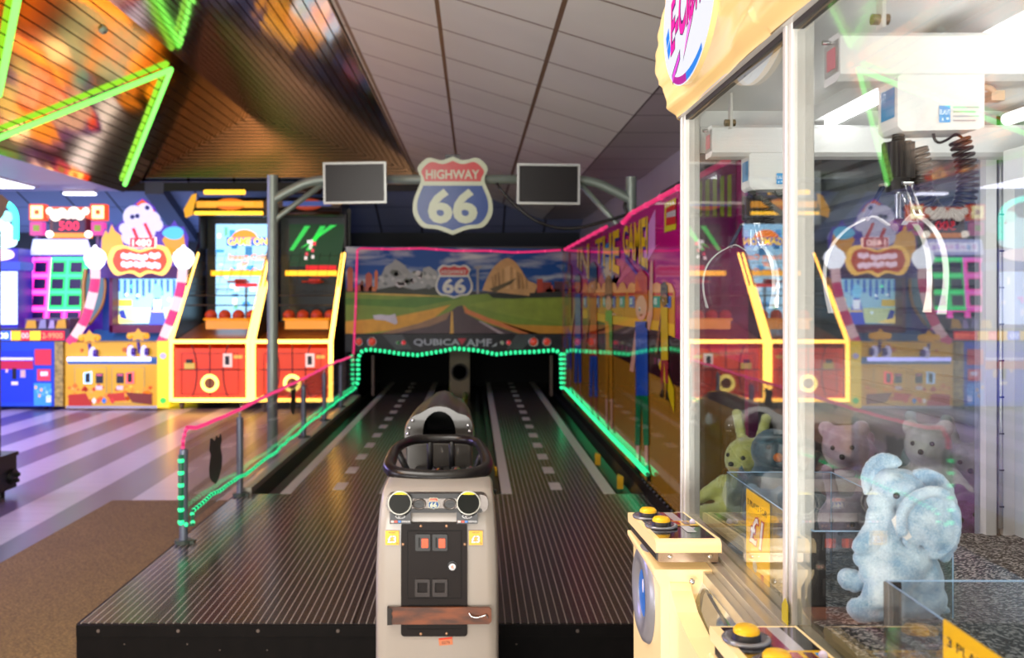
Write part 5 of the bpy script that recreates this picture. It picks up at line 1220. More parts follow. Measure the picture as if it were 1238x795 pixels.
# acrylic chutes
M_ac = glass('chute_acrylic', 'eef4f8', 1.0, .03)
M_edge = mat('acrylic_edge', 'a8c8e8', .2, emit='a0c0e0', es=.12)
CZ = 1.005
def chute(y0, y1, near, label):
    t = thing('prize_chute', (.43, (y0+y1)/2, gz(.43, (y0+y1)/2)), label, 'prize chute')
    zb0 = .70
    mb = MB(); mb.box(.43, y0, .80, .433, y1, CZ); mb.build('side_panel', M_ac, t)
    mb = MB(); mb.box(.43, y1-.003, .80, .61, y1, CZ); mb.build('far_panel', M_ac, t)
    if near: mb = MB(); mb.box(.43, y0, .80, .61, y0+.003, CZ); mb.build('near_panel', M_ac, t)
    mb = MB(); mb.box(.607, y0, .80, .61, y1, CZ); mb.build('side_panel', M_ac, t)
    mb = MB()
    for (a, b_) in (((.4315, y0, CZ), (.4315, y1, CZ)), ((.4315, y1, CZ), (.6085, y1, CZ)), ((.6085, y0, CZ), (.6085, y1, CZ)), ((.6085, y1, .85), (.6085, y1, CZ)), ((.6085, y0, .85), (.6085, y0, CZ)))+((((.4315, y0, CZ), (.6085, y0, CZ)),) if near else ()): mb.tube([a, b_], .0009, 4)
    mb.build('polished_edge', M_edge, t)
    yy = y0 if near else y1
    mb = MB(); mb.box(.429, yy-.003, .80, .446, yy+.001, CZ-.001); mb.build('black_edge_strip', mat('edge_black', '1c1b1b', .6), t)
    return t
ch1 = chute(1.156, 1.55, True, 'clear acrylic prize chute behind the middle white post')
ch2 = chute(.60, .952, False, 'clear acrylic prize chute at the bottom right corner in front of the plush')
# yellow price cards
def card(ya, yb, z0, z1, label, full):
    t = thing('price_card', (.428, (ya+yb)/2, z0), label, 'sign')
    mb = MB(); mb.box(.4265, yb, z0, .4285, ya, z1); mb.build('card', mat('card_yellow', 'f2b90c', .5, emit='f2b000', es=.12), t)
    Wd = ya-yb
    def fn(u, v, l=0): return (.4262-.0003*l, ya-Wd*u, z0+(z1-z0)*v)
    mb = MB(); mb.mt(0, '181410'); put_text(mb, '3 PLAYS FOR', lambda u, v: fn(.06+.88*u, .845+.065*v), .02)
    for d, c_, l in ((.04, 'c8281c', 1), (0, 'f4f0f0', 2)):
        mb.mt(0, c_); put_text(mb, '£1', lambda u, v: fn(.18-d+(.62+2*d)*u, .47-d*.5+(.30+d)*v, l), .06 if l == 1 else .015, .25)
    mb.mt(0, 'b8a048'); put_text(mb, '1 PLAY 50p', lambda u, v: fn(.08+.5*u, .30+.04*v, 1), .01)
    mb.mt(0, 'd8d0b8'); mb.poly([fn(.42+.10*math.cos(i*.524), .25+.06*math.sin(i*.524), 1) for i in range(12)])
    mb.mt(0, 'd86828'); mb.poly([fn(a, b_, 2) for a, b_ in ((.62, .08), (.72, .16), (.68, .22), (.82, .25), (.80, .12), (.9, .05), (.74, .07))])
    mb.build('print', paint('sticker'), t, fixn=False)
card(1.425, 1.317, .858, 1.003, 'tall yellow 3 PLAYS FOR £1 card taped inside the glass by the middle white post', True)
card(.827, .700, .870, 1.009, 'yellow price card at the bottom right, only its top corner in view', True)
mb = MB(); mb.prism([(YB-.018, ZB+.0), (YB+.004, ZB), (YB+.004, ZB+.02), (YB-.008, ZB+.032), (YB-.018, ZB+.024)], lambda y, z: (GX-.0095, y, z), lambda y, z: (GX-.0085, y, z)); tag(mb.build('sticker', mat('sticker_yellow', 'c8b820', .5)), 'small torn yellow sticker at the foot of the middle white post', 'sticker')

# gantry and claws
def gantry(y, xcar, label):
    t = thing('claw_crane', (xcar, y, ZTp), label, 'claw')
    mb = MB(); zt, zb0 = 1.612, 1.567
    mb.prism([(y, zb0), (y+.012, zb0-.006), (y+.05, zb0-.006), (y+.05, zt+.006), (y+.008, zt+.006), (y, zt)], lambda a, b_: (.435, a, b_), lambda a, b_: (BX2-.02, a, b_)); mb.build('cross_beam', M_white, t, bevel=.001)
    mb = MB(); mb.box(.4335, y+.004, zb0+.004, .4352, y+.046, zt-.002); mb.mt(1); mb.box(.4325, y+.012, zb0+.01, .4335, y+.036, zt-.01); mb.mt(2); mb.cyl((.425, y+.03, zt), (.437, y+.03, zt), .003, 8)
    mb.build('beam_end_cap', [mat('cap_alu', 'b0b0ae', .3, metal=.6), mat('cap_red', 'c87880', .4), mat('chrome')], t)
    mb = MB(); mb.box(GX+.03, y-.1, ZTp-.06, GX+.034, y-.085, ZTp); mb.mt(1); mb.cyl((GX+.022, y-.092, ZTp-.05), (GX+.04, y-.092, ZTp-.05), .006, 12); mb.build('hanger', [M_alu, mat('brass_screw', 'b09878', .25, metal=.9)], t)
    cy = y+.055; x0, x1 = .503, .606
    mb = MB(); mb.prism([(x0+.004, zb0-.001), (x1, zb0-.001), (x1-.0, zb0-.063), (x1-.008, zb0-.066), (x0+.006, zb0-.068), (x0, zb0-.062), (x0, zb0-.004)], lambda a, b_: (a, cy-.055, b_), lambda a, b_: (a, cy-.003, b_)); mb.build('carriage', M_white, t, bevel=.0015)
    mb = MB(); mb.mt(0, '4a9ad0'); yf = cy-.0565
    def cq(u0, v0, u1, v1, c, l=0): mb.mt(0, c); mb.poly([(x0+.103*a, yf-.0003*l, zb0-.066+.066*b_) for a, b_ in ((u0, v0), (u1, v0), (u1, v1), (u0, v1))])
    cq(.47, .12, .60, .42, '3a9ad8'); mb.mt(0, 'e8f4fc'); put_text(mb, 'ELAUT', lambda u, v: (x0+.103*(.475+.12*u), yf-.0005, zb0-.066+.066*(.26+.09*v)), .02)
    cq(.5, .15, .52, .2, 'c8e4f4', 1); cq(.55, .17, .58, .21, 'c8e4f4', 1)
    for k, (v, c) in enumerate(((.38, 'a0b0a8'), (.30, '90b890'), (.22, 'a0a8b0'), (.14, '9a9aa0'))): cq(.63, v, .63+.3-.04*(k % 2), v+.025, c)
    mb.mt(0, '2a88c0'); mb.poly([(x0-.0006, a, b_) for a, b_ in ((cy-.048, zb0-.05), (cy-.012, zb0-.05), (cy-.012, zb0-.014), (cy-.048, zb0-.014))])
    mb.build('carriage_label', paint('sticker'), t, fixn=False)
    # claw motor
    mx = .514; my = cy-.033; zc = zb0-.066
    mb = MB(); mb.cyl((mx, my, zc), (mx, my, zc-.02), .005, 12)
    for k in range(4): mb.torus((mx, my, zc-.004-.004*k), .006, .0018, 'Z', 14, 6)
    mb.build('drop_spring', mat('cable_black'), t)
    mb = MB(); n = 40; pts = []
    for i in range(n): a = 2*math.pi*i/n; r_ = .0185 if i % 4 < 2 else .0160; pts.append((mx+r_*math.cos(a), my+r_*math.sin(a)))
    mb.prism(pts, lambda a, b_: (a, b_, zc-.056), lambda a, b_: (a, b_, zc-.012)); mb.cyl((mx, my, zc-.056), (mx, my, zc-.073), .0145, 24); mb.build('claw_motor', mat('motor_black', '25211f', .35, metal=.4), t, fixn=True)
    mb = MB(); mb.cyl((mx, my, zc-.073), (mx, my, zc-.108), .0042, 14); mb.build('plunger', mat('chrome'), t)
    mb = MB(); mb.lathe([(0, -.012), (.006, -.011), (.0105, -.005), (.0105, .0), (.006, .004), (0, .004)], (mx, my, zc-.108), 'Z', 18); mb.build('plunger_foot', mat('foot_maroon', '5a1a30', .25), t)
    rr = 1.0
    for k, ang in enumerate((185, -84, 42)):
        a = R(ang); d = Vector((math.cos(a), math.sin(a), 0)); c = Vector((mx, my, zc))
        hub = c+d*.019+Vector((0, 0, -.064)); elb = c+d*.042+Vector((0, 0, -.105))
        mb = MB(); s_ = d.cross(Vector((0, 0, 1)))*.0028
        for q in (-1, 1): mb.tube([hub+s_*q*1.4, elb+s_*q*1.4], .0018, 6)
        arm = mb.build('claw_link', mat('link_blue', '26324e', .3) if k == 0 else mat('chrome'), t)
        mb = MB(); P = catmull([c+d*.012+Vector((0, 0, -.112)), c+d*.03+Vector((0, 0, -.102)), elb, c+d*.066+Vector((0, 0, -.118)), c+d*.084+Vector((0, 0, -.138)), c+d*.092+Vector((0, 0, -.162)), c+d*.092+Vector((0, 0, -.188)), c+d*.085+Vector((0, 0, -.218))], 5)
        vs = []; 
        for i, p in enumerate(P):
            dn = (Vector(P[min(i+1, len(P)-1)])-Vector(P[max(i-1, 0)])).normalized(); nr = dn.cross(s_).normalized()
            w = s_.normalized()*(.0032 if i < len(P)-5 else .0032+.0012*(i-len(P)+5)/2); p = Vector(p)
            vs += [p+w+nr*.0008, p-w+nr*.0008, p-w-nr*.0008, p+w-nr*.0008]
        fs = [(i*4+q, i*4+(q+1) % 4, i*4+4+(q+1) % 4, i*4+4+q) for i in range(len(P)-1) for q in range(4)]; fs += [(0, 1, 2, 3), tuple(len(vs)-4+q for q in range(4))]
        mb.add(vs, fs, False); mb.build('claw_finger', mat('finger_white', 'e4e4e2', .2, metal=.3), t)
        mb = MB(); mb.cyl(hub-s_*2.2, hub+s_*2.2, .0028, 10); mb.cyl(elb-s_*2.2, elb+s_*2.2, .0028, 10); mb.build('pivot', mat('chrome'), t)
    # coiled cable
    mb = MB(); path = catmull([(mx+.022, my, zc-.020), (mx+.027, my, zc-.04), (mx+.029, my, zc-.07), (mx+.040, my, zc-.094), (mx+.058, my, zc-.103), (mx+.076, my, zc-.092), (mx+.084, my, zc-.065), (mx+.081, my, zc-.035), (mx+.074, my, zc-.008)], 60)
    pts = []; turns = 34; n = len(path); rc = .0112
    for i in range(n-1):
        p = Vector(path[i]); d = (Vector(path[i+1])-p).normalized(); u = Vector((0, 1, 0)); w = d.cross(u).normalized(); a = 2*math.pi*turns*i/n
        pts.append(p+(u*math.cos(a)+w*math.sin(a))*rc)
    P = []
    m_ = turns*12
    for k in range(m_): f = k/(m_-1)*(len(pts)-1); i = int(f); q = pts[i].lerp(pts[min(i+1, len(pts)-1)], f-i); P.append(q)
    mb.tube(P, .0024, 6); mb.tube(catmull([P[-1], (mx+.070, my, zc-.002), (mx+.06, my, zc-.008), (mx+.050, my, zc-.012), (mx+.044, my, zc-.008), (mx+.042, my, zc+.002)], 4), .0018, 6)
    mb.build('coiled_cable', mat('coil_black', '1c1818', .3), t)
    return t
gantry(1.66, .538, 'white claw crane in the farther bay, left of the middle white post')
gantry(1.08, .512, 'white claw crane with coiled cable above the blue plush elephant')
# side rail along the back with wiring
t = thing('carriage_rail', (.96, 1.2, 1.55), 'white side rail and bracket with yellow-green wire at the right photo edge', 'rail')
mb = MB(); mb.box(.93, YA+.02, 1.50, 1.0, 1.60, 1.56); mb.build('rail', M_white, t, bevel=.002)
mb = MB(); mb.box(.93, 1.50, 1.43, .99, 1.505, 1.50); mb.mt(1); mb.box(.945, 1.485, 1.445, .975, 1.50, 1.46); mb.build('bracket', [M_alu, mat('hinge_steel')], t)
mb = MB(); mb.tube(catmull([(.97, 1.48, 1.50), (.955, 1.475, 1.48), (.94, 1.478, 1.462), (.93, 1.48, 1.458)], 4), .0025, 6); mb.build('wire', mat('wire_yellow', 'c8b020', .4), t)
mb = MB(); mb.tube(catmull([(.608, 1.10, 1.556), (.622, 1.10, 1.555), (.632, 1.105, 1.550)], 4), .004, 8); mb.box(.626, 1.10, 1.540, .642, 1.115, 1.552); mb.build('cable_clip', mat('clip_tan', 'c0a890', .4), t)

# marquee: thermoformed cream header with oval logo
def mz(z):  # base outline of the bulge, distance out of the glass plane
    P = [(1.655, .012), (1.672, .034), (1.695, .036), (1.708, .040), (1.716, .050), (1.75, .056), (1.81, .050), (1.88, .036), (1.95, .03), (2.05, .02)]
    if z <= P[0][0]: return P[0][1]
    for (a, b_), (c_, d_) in zip(P, P[1:]):
        if z <= c_: t_ = (z-a)/(c_-a); t_ = t_*t_*(3-2*t_); return b_+(d_-b_)*t_
    return P[-1][1]
def marq(y, z):
    per = .62
    u = ((y-1.52)/per+.5) % 1.0-.5          # distance from the oval centre, in periods
    w = math.exp(-(u/.30)**4)
    fold = math.sin((z-1.655)*170+u*16)*.0015*(1-math.exp(-(u/.22)**4))*(1 if z < 1.80 else .5)
    fold += max(0, math.sin((z+u*.10)*120))**2*(.006 if u < -.1 else .0008)*(1-w)
    return GX-(mz(z)*(1-.28*w)+fold*(1-.6*w)+.003)
nz_, ny_ = 90, 260; vs = []
for j in range(nz_+1):
    z = 1.652+(2.06-1.652)*j/nz_
    for i in range(ny_+1):
        y = YA-.2+(1.80-YA+.2)*i/ny_; e = max(0, (y-1.765)/.035)
        zz = z if j else 1.655
        vs.append((marq(y, zz)+(GX-marq(y, zz))*min(1, e)**2*.9, y, z))
mb = MB(); mb.add(vs, [(j*(ny_+1)+i, j*(ny_+1)+i+1, (j+1)*(ny_+1)+i+1, (j+1)*(ny_+1)+i) for j in range(nz_) for i in range(ny_)], True)
M_cream = mat('cream_lit', 'dfbe84', .34, emit='ffc868', es=.26, coat=.25)
mq = mb.build('marquee_shell', M_cream, cm, fixn=True)
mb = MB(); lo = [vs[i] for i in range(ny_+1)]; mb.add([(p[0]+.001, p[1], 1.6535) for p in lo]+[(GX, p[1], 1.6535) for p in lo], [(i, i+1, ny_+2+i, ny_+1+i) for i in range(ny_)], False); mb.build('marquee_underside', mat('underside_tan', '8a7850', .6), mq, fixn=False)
mb = MB(); mb.box(GX, YA-.2, 1.672, BX2, YC+.02, 2.06); mb.build('marquee_box', mat('marquee_inner', 'c8b890', .5), cm)
OC = (1.50, 1.787); ORy, ORz = .184, .122
def ov(u, v, l=0):
    y = OC[0]-u*ORy; z = OC[1]+v*ORz*1.06; b0 = max(0, 1-(u*u+v*v)); return (GX-.059-.003*math.sqrt(b0)-.00016*l, y, z)
mb = MB(); vs = [ov(0, 0)]; fs = []; nr, na = 10, 48
for j in range(1, nr+1):
    for i in range(na): a = 2*math.pi*i/na; vs.append(ov(j/nr*math.cos(a), j/nr*math.sin(a)))
for i in range(na): fs.append((0, 1+i, 1+(i+1) % na))
for j in range(nr-1):
    for i in range(na): fs.append((1+j*na+i, 1+(j+1)*na+i, 1+(j+1)*na+(i+1) % na, 1+j*na+(i+1) % na))
ed = [ov(math.cos(2*math.pi*i/na), math.sin(2*math.pi*i/na)) for i in range(na)]
mb.mt(0); mb.add(vs, fs, True); mb.mt(1); mb.add(ed+[(GX-.05, p[1], p[2]) for p in ed], [(i, (i+1) % na, na+(i+1) % na, na+i) for i in range(na)], True)
mb.build('oval_sign', [glow('f4f6ff', .95), M_cream], mq)
mb = MB()
def OT(pts, c, l): mb.mt(0, c); mb.poly([ov(a, b_, l) for a, b_ in pts])
OT([(-.83+.0, -.12), (-.70, -.02), (-.66, -.18), (-.79, -.28)], '1468d0', 2); OT([(-.78, -.30), (-.65, -.2), (-.60, -.36), (-.72, -.46)], '1468d0', 2)
def ltr(u, v, l): return ov(-.60+1.28*u, -.46+.92*v*(.75+.25*u)+.26*u, l)
mb.mt(0, '4a1a5a'); put_text(mb, 'E-Claw', lambda u, v: ltr(u*1.02-.01, v*1.04-.02, 4), .045, .12)
mb.mt(0, 'd01888'); put_text(mb, 'E-Claw', lambda u, v: ltr(u, v, 7), .012, .12)
OT([(-.58, -.72), (-.20, -.50), (-.20, -.64), (-.56, -.86)], '28203a', 3); OT([(-.56, -.74), (-.22, -.54), (-.22, -.63), (-.55, -.83)], 'b040b0', 5)
OT([(-.1, -.72), (.1, -.35), (.45, .0), (.28, -.32)], '28203a', 3); OT([(-.06, -.66), (.12, -.36), (.40, -.05), (.25, -.32)], 'f070d0', 5)
q = [(math.cos(a), math.sin(a)) for a in [R(235+70*i/10) for i in range(11)]]
q1 = q[:6]; q2 = q[5:]
OT([(a*.985, b_*.985) for a, b_ in q1]+[(a*.985, b_*.88) for a, b_ in reversed(q1)], '8a1c78', 3); OT([(a*.985, b_*.985) for a, b_ in q2]+[(a*.985, b_*.88) for a, b_ in reversed(q2)], '1c68b8', 3)
mb.build('logo_lettering', paint('logo_print', .5, emit=.35, spec=.1), mq, fixn=False)

# consoles
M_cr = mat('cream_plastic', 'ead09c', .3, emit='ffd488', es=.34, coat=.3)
def console(dy, label):
    t = thing('control_console', (.35, 1.57+dy, .02), label, 'control panel', 'claw machine control consoles')
    def B(mb, x0, y0, z0, x1, y1, z1): mb.box(x0, y0+dy, z0, x1, y1+dy, z1)
    # upper cap, its top dips towards the glass side
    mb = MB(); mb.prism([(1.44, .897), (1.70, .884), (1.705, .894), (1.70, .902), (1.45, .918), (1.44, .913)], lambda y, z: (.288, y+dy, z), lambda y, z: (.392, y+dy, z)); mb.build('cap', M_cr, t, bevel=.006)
    def top(x, y): return (x, y+dy, .9025+(1.70-y)*.0625)
    mb = MB(); pp = [(.296, 1.453), (.386, 1.453), (.388, 1.69), (.298, 1.69)]; mb.add([top(*p) for p in pp]+[tuple(Vector(top(*p))+Vector((0, 0, -.01))) for p in pp], [(0, 1, 2, 3), (0, 1, 5, 4), (1, 2, 6, 5), (2, 3, 7, 6), (3, 0, 4, 7)])
    pt_ = mb.build('top_plate', mat('console_gloss', '161418', .12, coat=.6), t)
    mb = MB()
    def tq(x0, y0, x1, y1, c, l): mb.mt(0, c); mb.poly([tuple(Vector(top(a, b_))+Vector((0, 0, .0006*l))) for a, b_ in ((x0, y0), (x1, y0), (x1, y1), (x0, y1))])
    tq(.337, 1.60, .352, 1.688, '7a1048', 1); tq(.352, 1.50, .368, 1.688, 'a8a4a8', 1); tq(.34, 1.555, .386, 1.60, 'd8a818', 2); tq(.344, 1.562, .356, 1.592, 'a01420', 3); tq(.362, 1.562, .372, 1.592, '58141c', 3); tq(.374, 1.570, .383, 1.59, '3a90c8', 3)
    mb.build('display_print', paint('console_print', .2, emit=.15, coat=.5), pt_, fixn=False)
    for (x, y) in ((.313, 1.635), (.318, 1.545)):
        c = Vector(top(x, y)); mb = MB()
        mb.mt(0); mb.lathe([(.0165, 0), (.0165, .010), (.012, .012)], c, 'Z', 24); mb.mt(1); mb.lathe([(.0148, .008), (.0148, .014), (.012, .0175), (0, .0185)], c, 'Z', 24); mb.mt(2); mb.lathe([(.0165, .001), (.027, .001), (.028, .004), (.026, .006), (.0165, .004)], c, 'Z', 28)
        mb.build('push_button', [mat('plastic_black'), mat('button_yellow', 'e6b00c', .3, emit='e8a800', es=.2), mat('bezel_clear', '8a8a90', .12, metal=.5)], t)
    mb = MB(); mb.ball(Vector(top(.378, 1.575))+Vector((0, 0, .004)), .005, 12, 8); mb.build('joystick_knob', mat('toy_white'), t)
    mb = MB(); mb.prism([(1.452, .880), (1.697, .868), (1.697, .884), (1.452, .898)], lambda y, z: (.294, y+dy, z), lambda y, z: (.39, y+dy, z)); mb.build('metal_band', mat('band_bronze', 'a8927c', .25, metal=.8), t)
    mb = MB(); mb.prism([(1.46, .881), (1.695, .869), (1.695, .884), (1.46, .896)], lambda y, z: (.2925, y+dy, z), lambda y, z: (.294, y+dy, z)); mb.build('dark_band', mat('plastic_black'), t)
    mb = MB()
    for x in (.313, .377): mb = MB(); mb.ball((x, 1.4515+dy, .889), .0038, 12, 8, (1, .5, 1)); mb.build('band_screw', mat('chrome'), t)
    # lower flare and pedestal
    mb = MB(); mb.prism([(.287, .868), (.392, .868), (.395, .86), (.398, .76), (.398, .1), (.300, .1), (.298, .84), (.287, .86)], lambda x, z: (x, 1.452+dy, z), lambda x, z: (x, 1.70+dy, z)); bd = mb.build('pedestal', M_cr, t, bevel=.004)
    c = Vector((.298, 1.58+dy, .79))
    mb = MB(); mb.lathe([(.038, 0), (.040, -.006), (.052, -.008), (.055, -.011), (.068, -.012), (.080, -.007), (.084, 0)], c, 'X', 40); mb.mt(1)
    mb.build('speaker_ring', [mat('speaker_grey', '94949a', .3, metal=.4), M_pl], bd)
    mb = MB(); mb.cyl(c+Vector((-.001, 0, 0)), c+Vector((-.0045, 0, 0)), .040, 32); mb.build('speaker_disc', mat('speaker_blue', '1c62b0', .25, emit='1c60b8', es=.3), bd)
    mb = MB(); mb.ball(c+Vector((-.0045, 0, .012)), .012, 12, 6, (.1, .5, 1)); mb.build('speaker_white_mark', mat('toy_white'), bd)  # small white mark on the blue disc
    return t
console(0, 'cream lit control console with two yellow buttons and round speaker, beside the bowling platform')
console(-.59, 'cream lit control console with a yellow button cut off by the bottom photo edge')
sk_prof = [(YA, .796), (.92, .796), (1.20, .800), (1.33, .806), (1.40, .818), (1.44, .838), (1.452, .85), (1.452, .02), (YA, .02)]
mb = MB(); mb.prism(sk_prof, lambda y, z: (.312, y, z), lambda y, z: (.345, y, z)); mb.box(.345, YA, .02, .405, YC+.01, .80); mb.build('front_skirt', M_cr, cm, bevel=.004)
M_mc = mat('mirror_chrome', 'b4bac0', .1, metal=1)
mb = MB(); mb.prism([(.346, .798), (.352, .815), (.366, .850), (.372, .862), (.395, .862), (.395, .798)], lambda x, z: (x, YA, z), lambda x, z: (x, YC, z)); mb.build('chrome_recess', M_mc, cm)
mb = MB(); mb.prism(catmull([(1.43, .845), (1.36, .842), (1.28, .836), (1.26, .822), (1.30, .812), (1.40, .822)], 4, True), lambda y, z: (.350+(z-.81)*.42, y, z), lambda y, z: (.344+(z-.81)*.42, y, z)); mb.build('recess_plate', mat('flap_smoke', '38444c', .08, coat=1), cm)
mb = MB(); mb.ball((.345, 1.44, .853), .005, 10, 6); mb.build('recess_screw', mat('chrome'), cm)

# ================================================================== PLUSH ELEPHANT
def fur(name, c, c2, dens=.35):
    m, nt, b = nodes(name); tc = N(nt, 'ShaderNodeTexCoord')
    n1 = N(nt, 'ShaderNodeTexNoise'); n1.inputs['Scale'].default_value = 45; n1.inputs['Detail'].default_value = 6; nt.links.new(tc.outputs['Object'], n1.inputs['Vector'])
    n2 = N(nt, 'ShaderNodeTexNoise'); n2.inputs['Scale'].default_value = 520; n2.inputs['Detail'].default_value = 3; nt.links.new(tc.outputs['Object'], n2.inputs['Vector'])
    f = math_(nt, 'ADD', math_(nt, 'MULTIPLY', n1.outputs['Fac'], .7), math_(nt, 'MULTIPLY', n2.outputs['Fac'], .4))
    mr = N(nt, 'ShaderNodeMapRange'); mr.inputs[1].default_value = .42; mr.inputs[2].default_value = .68; nt.links.new(f, mr.inputs[0])
    cc_ = mixc(nt, mr.outputs[0], lin(c), lin(c2)); nt.links.new(cc_, b.inputs['Base Color']); b.inputs['Roughness'].default_value = .9; b.inputs['Sheen Weight'].default_value = .6; b.inputs['Sheen Roughness'].default_value = .5
    bp = N(nt, 'ShaderNodeBump'); bp.inputs['Strength'].default_value = .55; bp.inputs['Distance'].default_value = .002; nt.links.new(f, bp.inputs['Height']); nt.links.new(bp.outputs[0], b.inputs['Normal'])
    MATS[name] = m; return m
M_fur = fur('blue_fur', '86acca', 'd0e2ee')
ED = 1.08
el = thing('plush_elephant', W(1090, 744, ED), 'large pale blue plush elephant sitting on the granules behind the glass', 'plush toy')
def ell(mb, px, py, rx, ry, dd=0, rd=None, ang=0):
    """ellipsoid placed at a photo point; rx, ry, rd in photo pixels at its depth, ang turns it in the picture plane"""
    s_ = ED/F; rd = rd if rd is not None else (rx+ry)/2
    mb.ball(Vector(W(px, py, ED))+Vector((0, dd*s_, 0)), s_, 28, 18, (rx, rd, ry), Matrix.Rotation(R(ang), 3, 'Y'))
def blob(name, mb, m_, parent, vox=.0022, sm=6, disp=True):
    o = mb.build(name, m_, parent)
    rm = o.modifiers.new('remesh', 'REMESH'); rm.mode = 'VOXEL'; rm.voxel_size = vox; rm.use_smooth_shade = True
    s_ = o.modifiers.new('smooth', 'SMOOTH'); s_.factor = .6; s_.iterations = sm
    if disp:
        tx = bpy.data.textures.get('fur_clumps') or bpy.data.textures.new('fur_clumps', 'CLOUDS'); tx.noise_scale = .006; tx.noise_depth = 2
        d = o.modifiers.new('fur', 'DISPLACE'); d.texture = tx; d.strength = .0028; d.mid_level = .5; d.texture_coords = 'LOCAL'
    return o
mb = MB()
ell(mb, 1108, 702, 32, 42, 4, 32)           # trunk of the body
ell(mb, 1112, 722, 31, 24, 2, 33)
ell(mb, 1104, 665, 24, 22, 6, 24)           # chest
ell(mb, 1096, 596, 30, 27, 14, 29, 8)       # head
ell(mb, 1080, 590, 20, 22, 10, 24)
ell(mb, 1066, 606, 16, 15, 2, 17, 0)        # muzzle
ell(mb, 1064, 625, 19, 18, -4, 15, 20)
for k, (x, y, r_) in enumerate(((1060, 634, 17), (1054, 643, 15.5), (1047, 650, 14), (1041, 655, 12.5), (1036, 658, 10.5))): ell(mb, x, y, r_, r_*.92, -6-k, r_*.9)
ell(mb, 1074, 640, 20, 17, -2, 16)
for k, (x, y, r_) in enumerate(((1096, 674, 22), (1082, 684, 24), (1070, 694, 24), (1058, 704, 22), (1050, 711, 19))): ell(mb, x, y, r_, r_*.95, -14-k*3, r_*.85)   # near arm
ell(mb, 1085, 708, 26, 26, -4, 24); ell(mb, 1056, 676, 19, 13, -10, 13, -28); ell(mb, 1046, 690, 13, 12, -12, 12); ell(mb, 1076, 660, 20, 16, 0, 18); ell(mb, 1040, 672, 10, 12, -4, 10, 30); ell(mb, 1052, 666, 14, 8, 0, 10, -25)
for k, (x, y, r_) in enumerate(((1090, 728, 17), (1070, 731, 16), (1050, 731, 16), (1034, 730, 17), (1029, 727, 15))): ell(mb, x, y, r_, r_*.85, -12-k*3, r_*.9)   # near leg
for k, (x, y, r_) in enumerate(((1050, 706, 13), (1036, 704, 14), (1028, 702, 13.5))): ell(mb, x, y, r_*.85, r_, 8, r_)   # far foot
ell(mb, 1140, 737, 14, 6, 8, 8, 18)         # tail
body = blob('body', mb, M_fur, el)
mb = MB(); 
# near ear: broad rounded flap with a folded rim
for (x, y, rx, ry, a) in ((1112, 622, 33, 33, 0), (1124, 640, 24, 24, 0), (1100, 632, 20, 22, 0)): ell(mb, x, y, rx, ry, -20, 7, a)
rim = catmull([(1078, 636), (1078, 616), (1086, 602), (1100, 592), (1116, 588), (1130, 592)], 5)
for x, y in rim: ell(mb, x, y, 6.5, 6.5, -25, 7)
rim = catmull([(1130, 592), (1144, 608), (1147, 628), (1142, 648), (1130, 662), (1116, 666), (1098, 660), (1084, 648)], 5)
for x, y in rim: ell(mb, x, y, 4, 4, -22, 5)
blob('near_ear', mb, M_fur, el, .002, 4)
mb = MB()
for (x, y, rx, ry, a) in ((1122, 583, 20, 12, 35), (1138, 590, 20, 13, 35), (1148, 612, 12, 26, -8), (1153, 632, 10, 24, -10), (1152, 650, 10, 22, 10), (1146, 668, 8, 14, 20)): ell(mb, x, y, rx, ry, 4, 8, a)
rim = catmull([(1108, 572), (1120, 570), (1136, 576), (1146, 590), (1147, 604)], 5)
for x, y in rim: ell(mb, x, y, 4.5, 4.5, 0, 6)
blob('drooping_ear', mb, M_fur, el, .002, 4)
mb = MB()
for (x, y, rx, ry, a) in ((1068, 576, 15, 22, 18), (1080, 567, 16, 12, 15)): ell(mb, x, y, rx, ry, 22, 8, a)
rim = catmull([(1056, 598), (1053, 582), (1058, 566), (1070, 556), (1084, 555), (1094, 562)], 5)
for x, y in rim: ell(mb, x, y, 4.5, 4.5, 18, 6)
blob('far_ear', mb, M_fur, el, .002, 4)
mb = MB(); ell(mb, 1077.5, 596, 4, 4, -13.5, 3.5); mb.build('eye', mat('eye_black', '0a0a0e', .08, coat=1), el)
mb = MB(); mb.prism([(1066, 622), (1076, 612), (1083, 630), (1090, 642), (1084, 646), (1072, 636)], lambda x, y: tuple(Vector(W(x, y, ED))+Vector((0, -26*ED/F, 0))), lambda x, y: tuple(Vector(W(x, y, ED))+Vector((0, -25*ED/F, 0)))); mb.build('label_tag', mat('tag_white', 'f0ece8', .6), el)

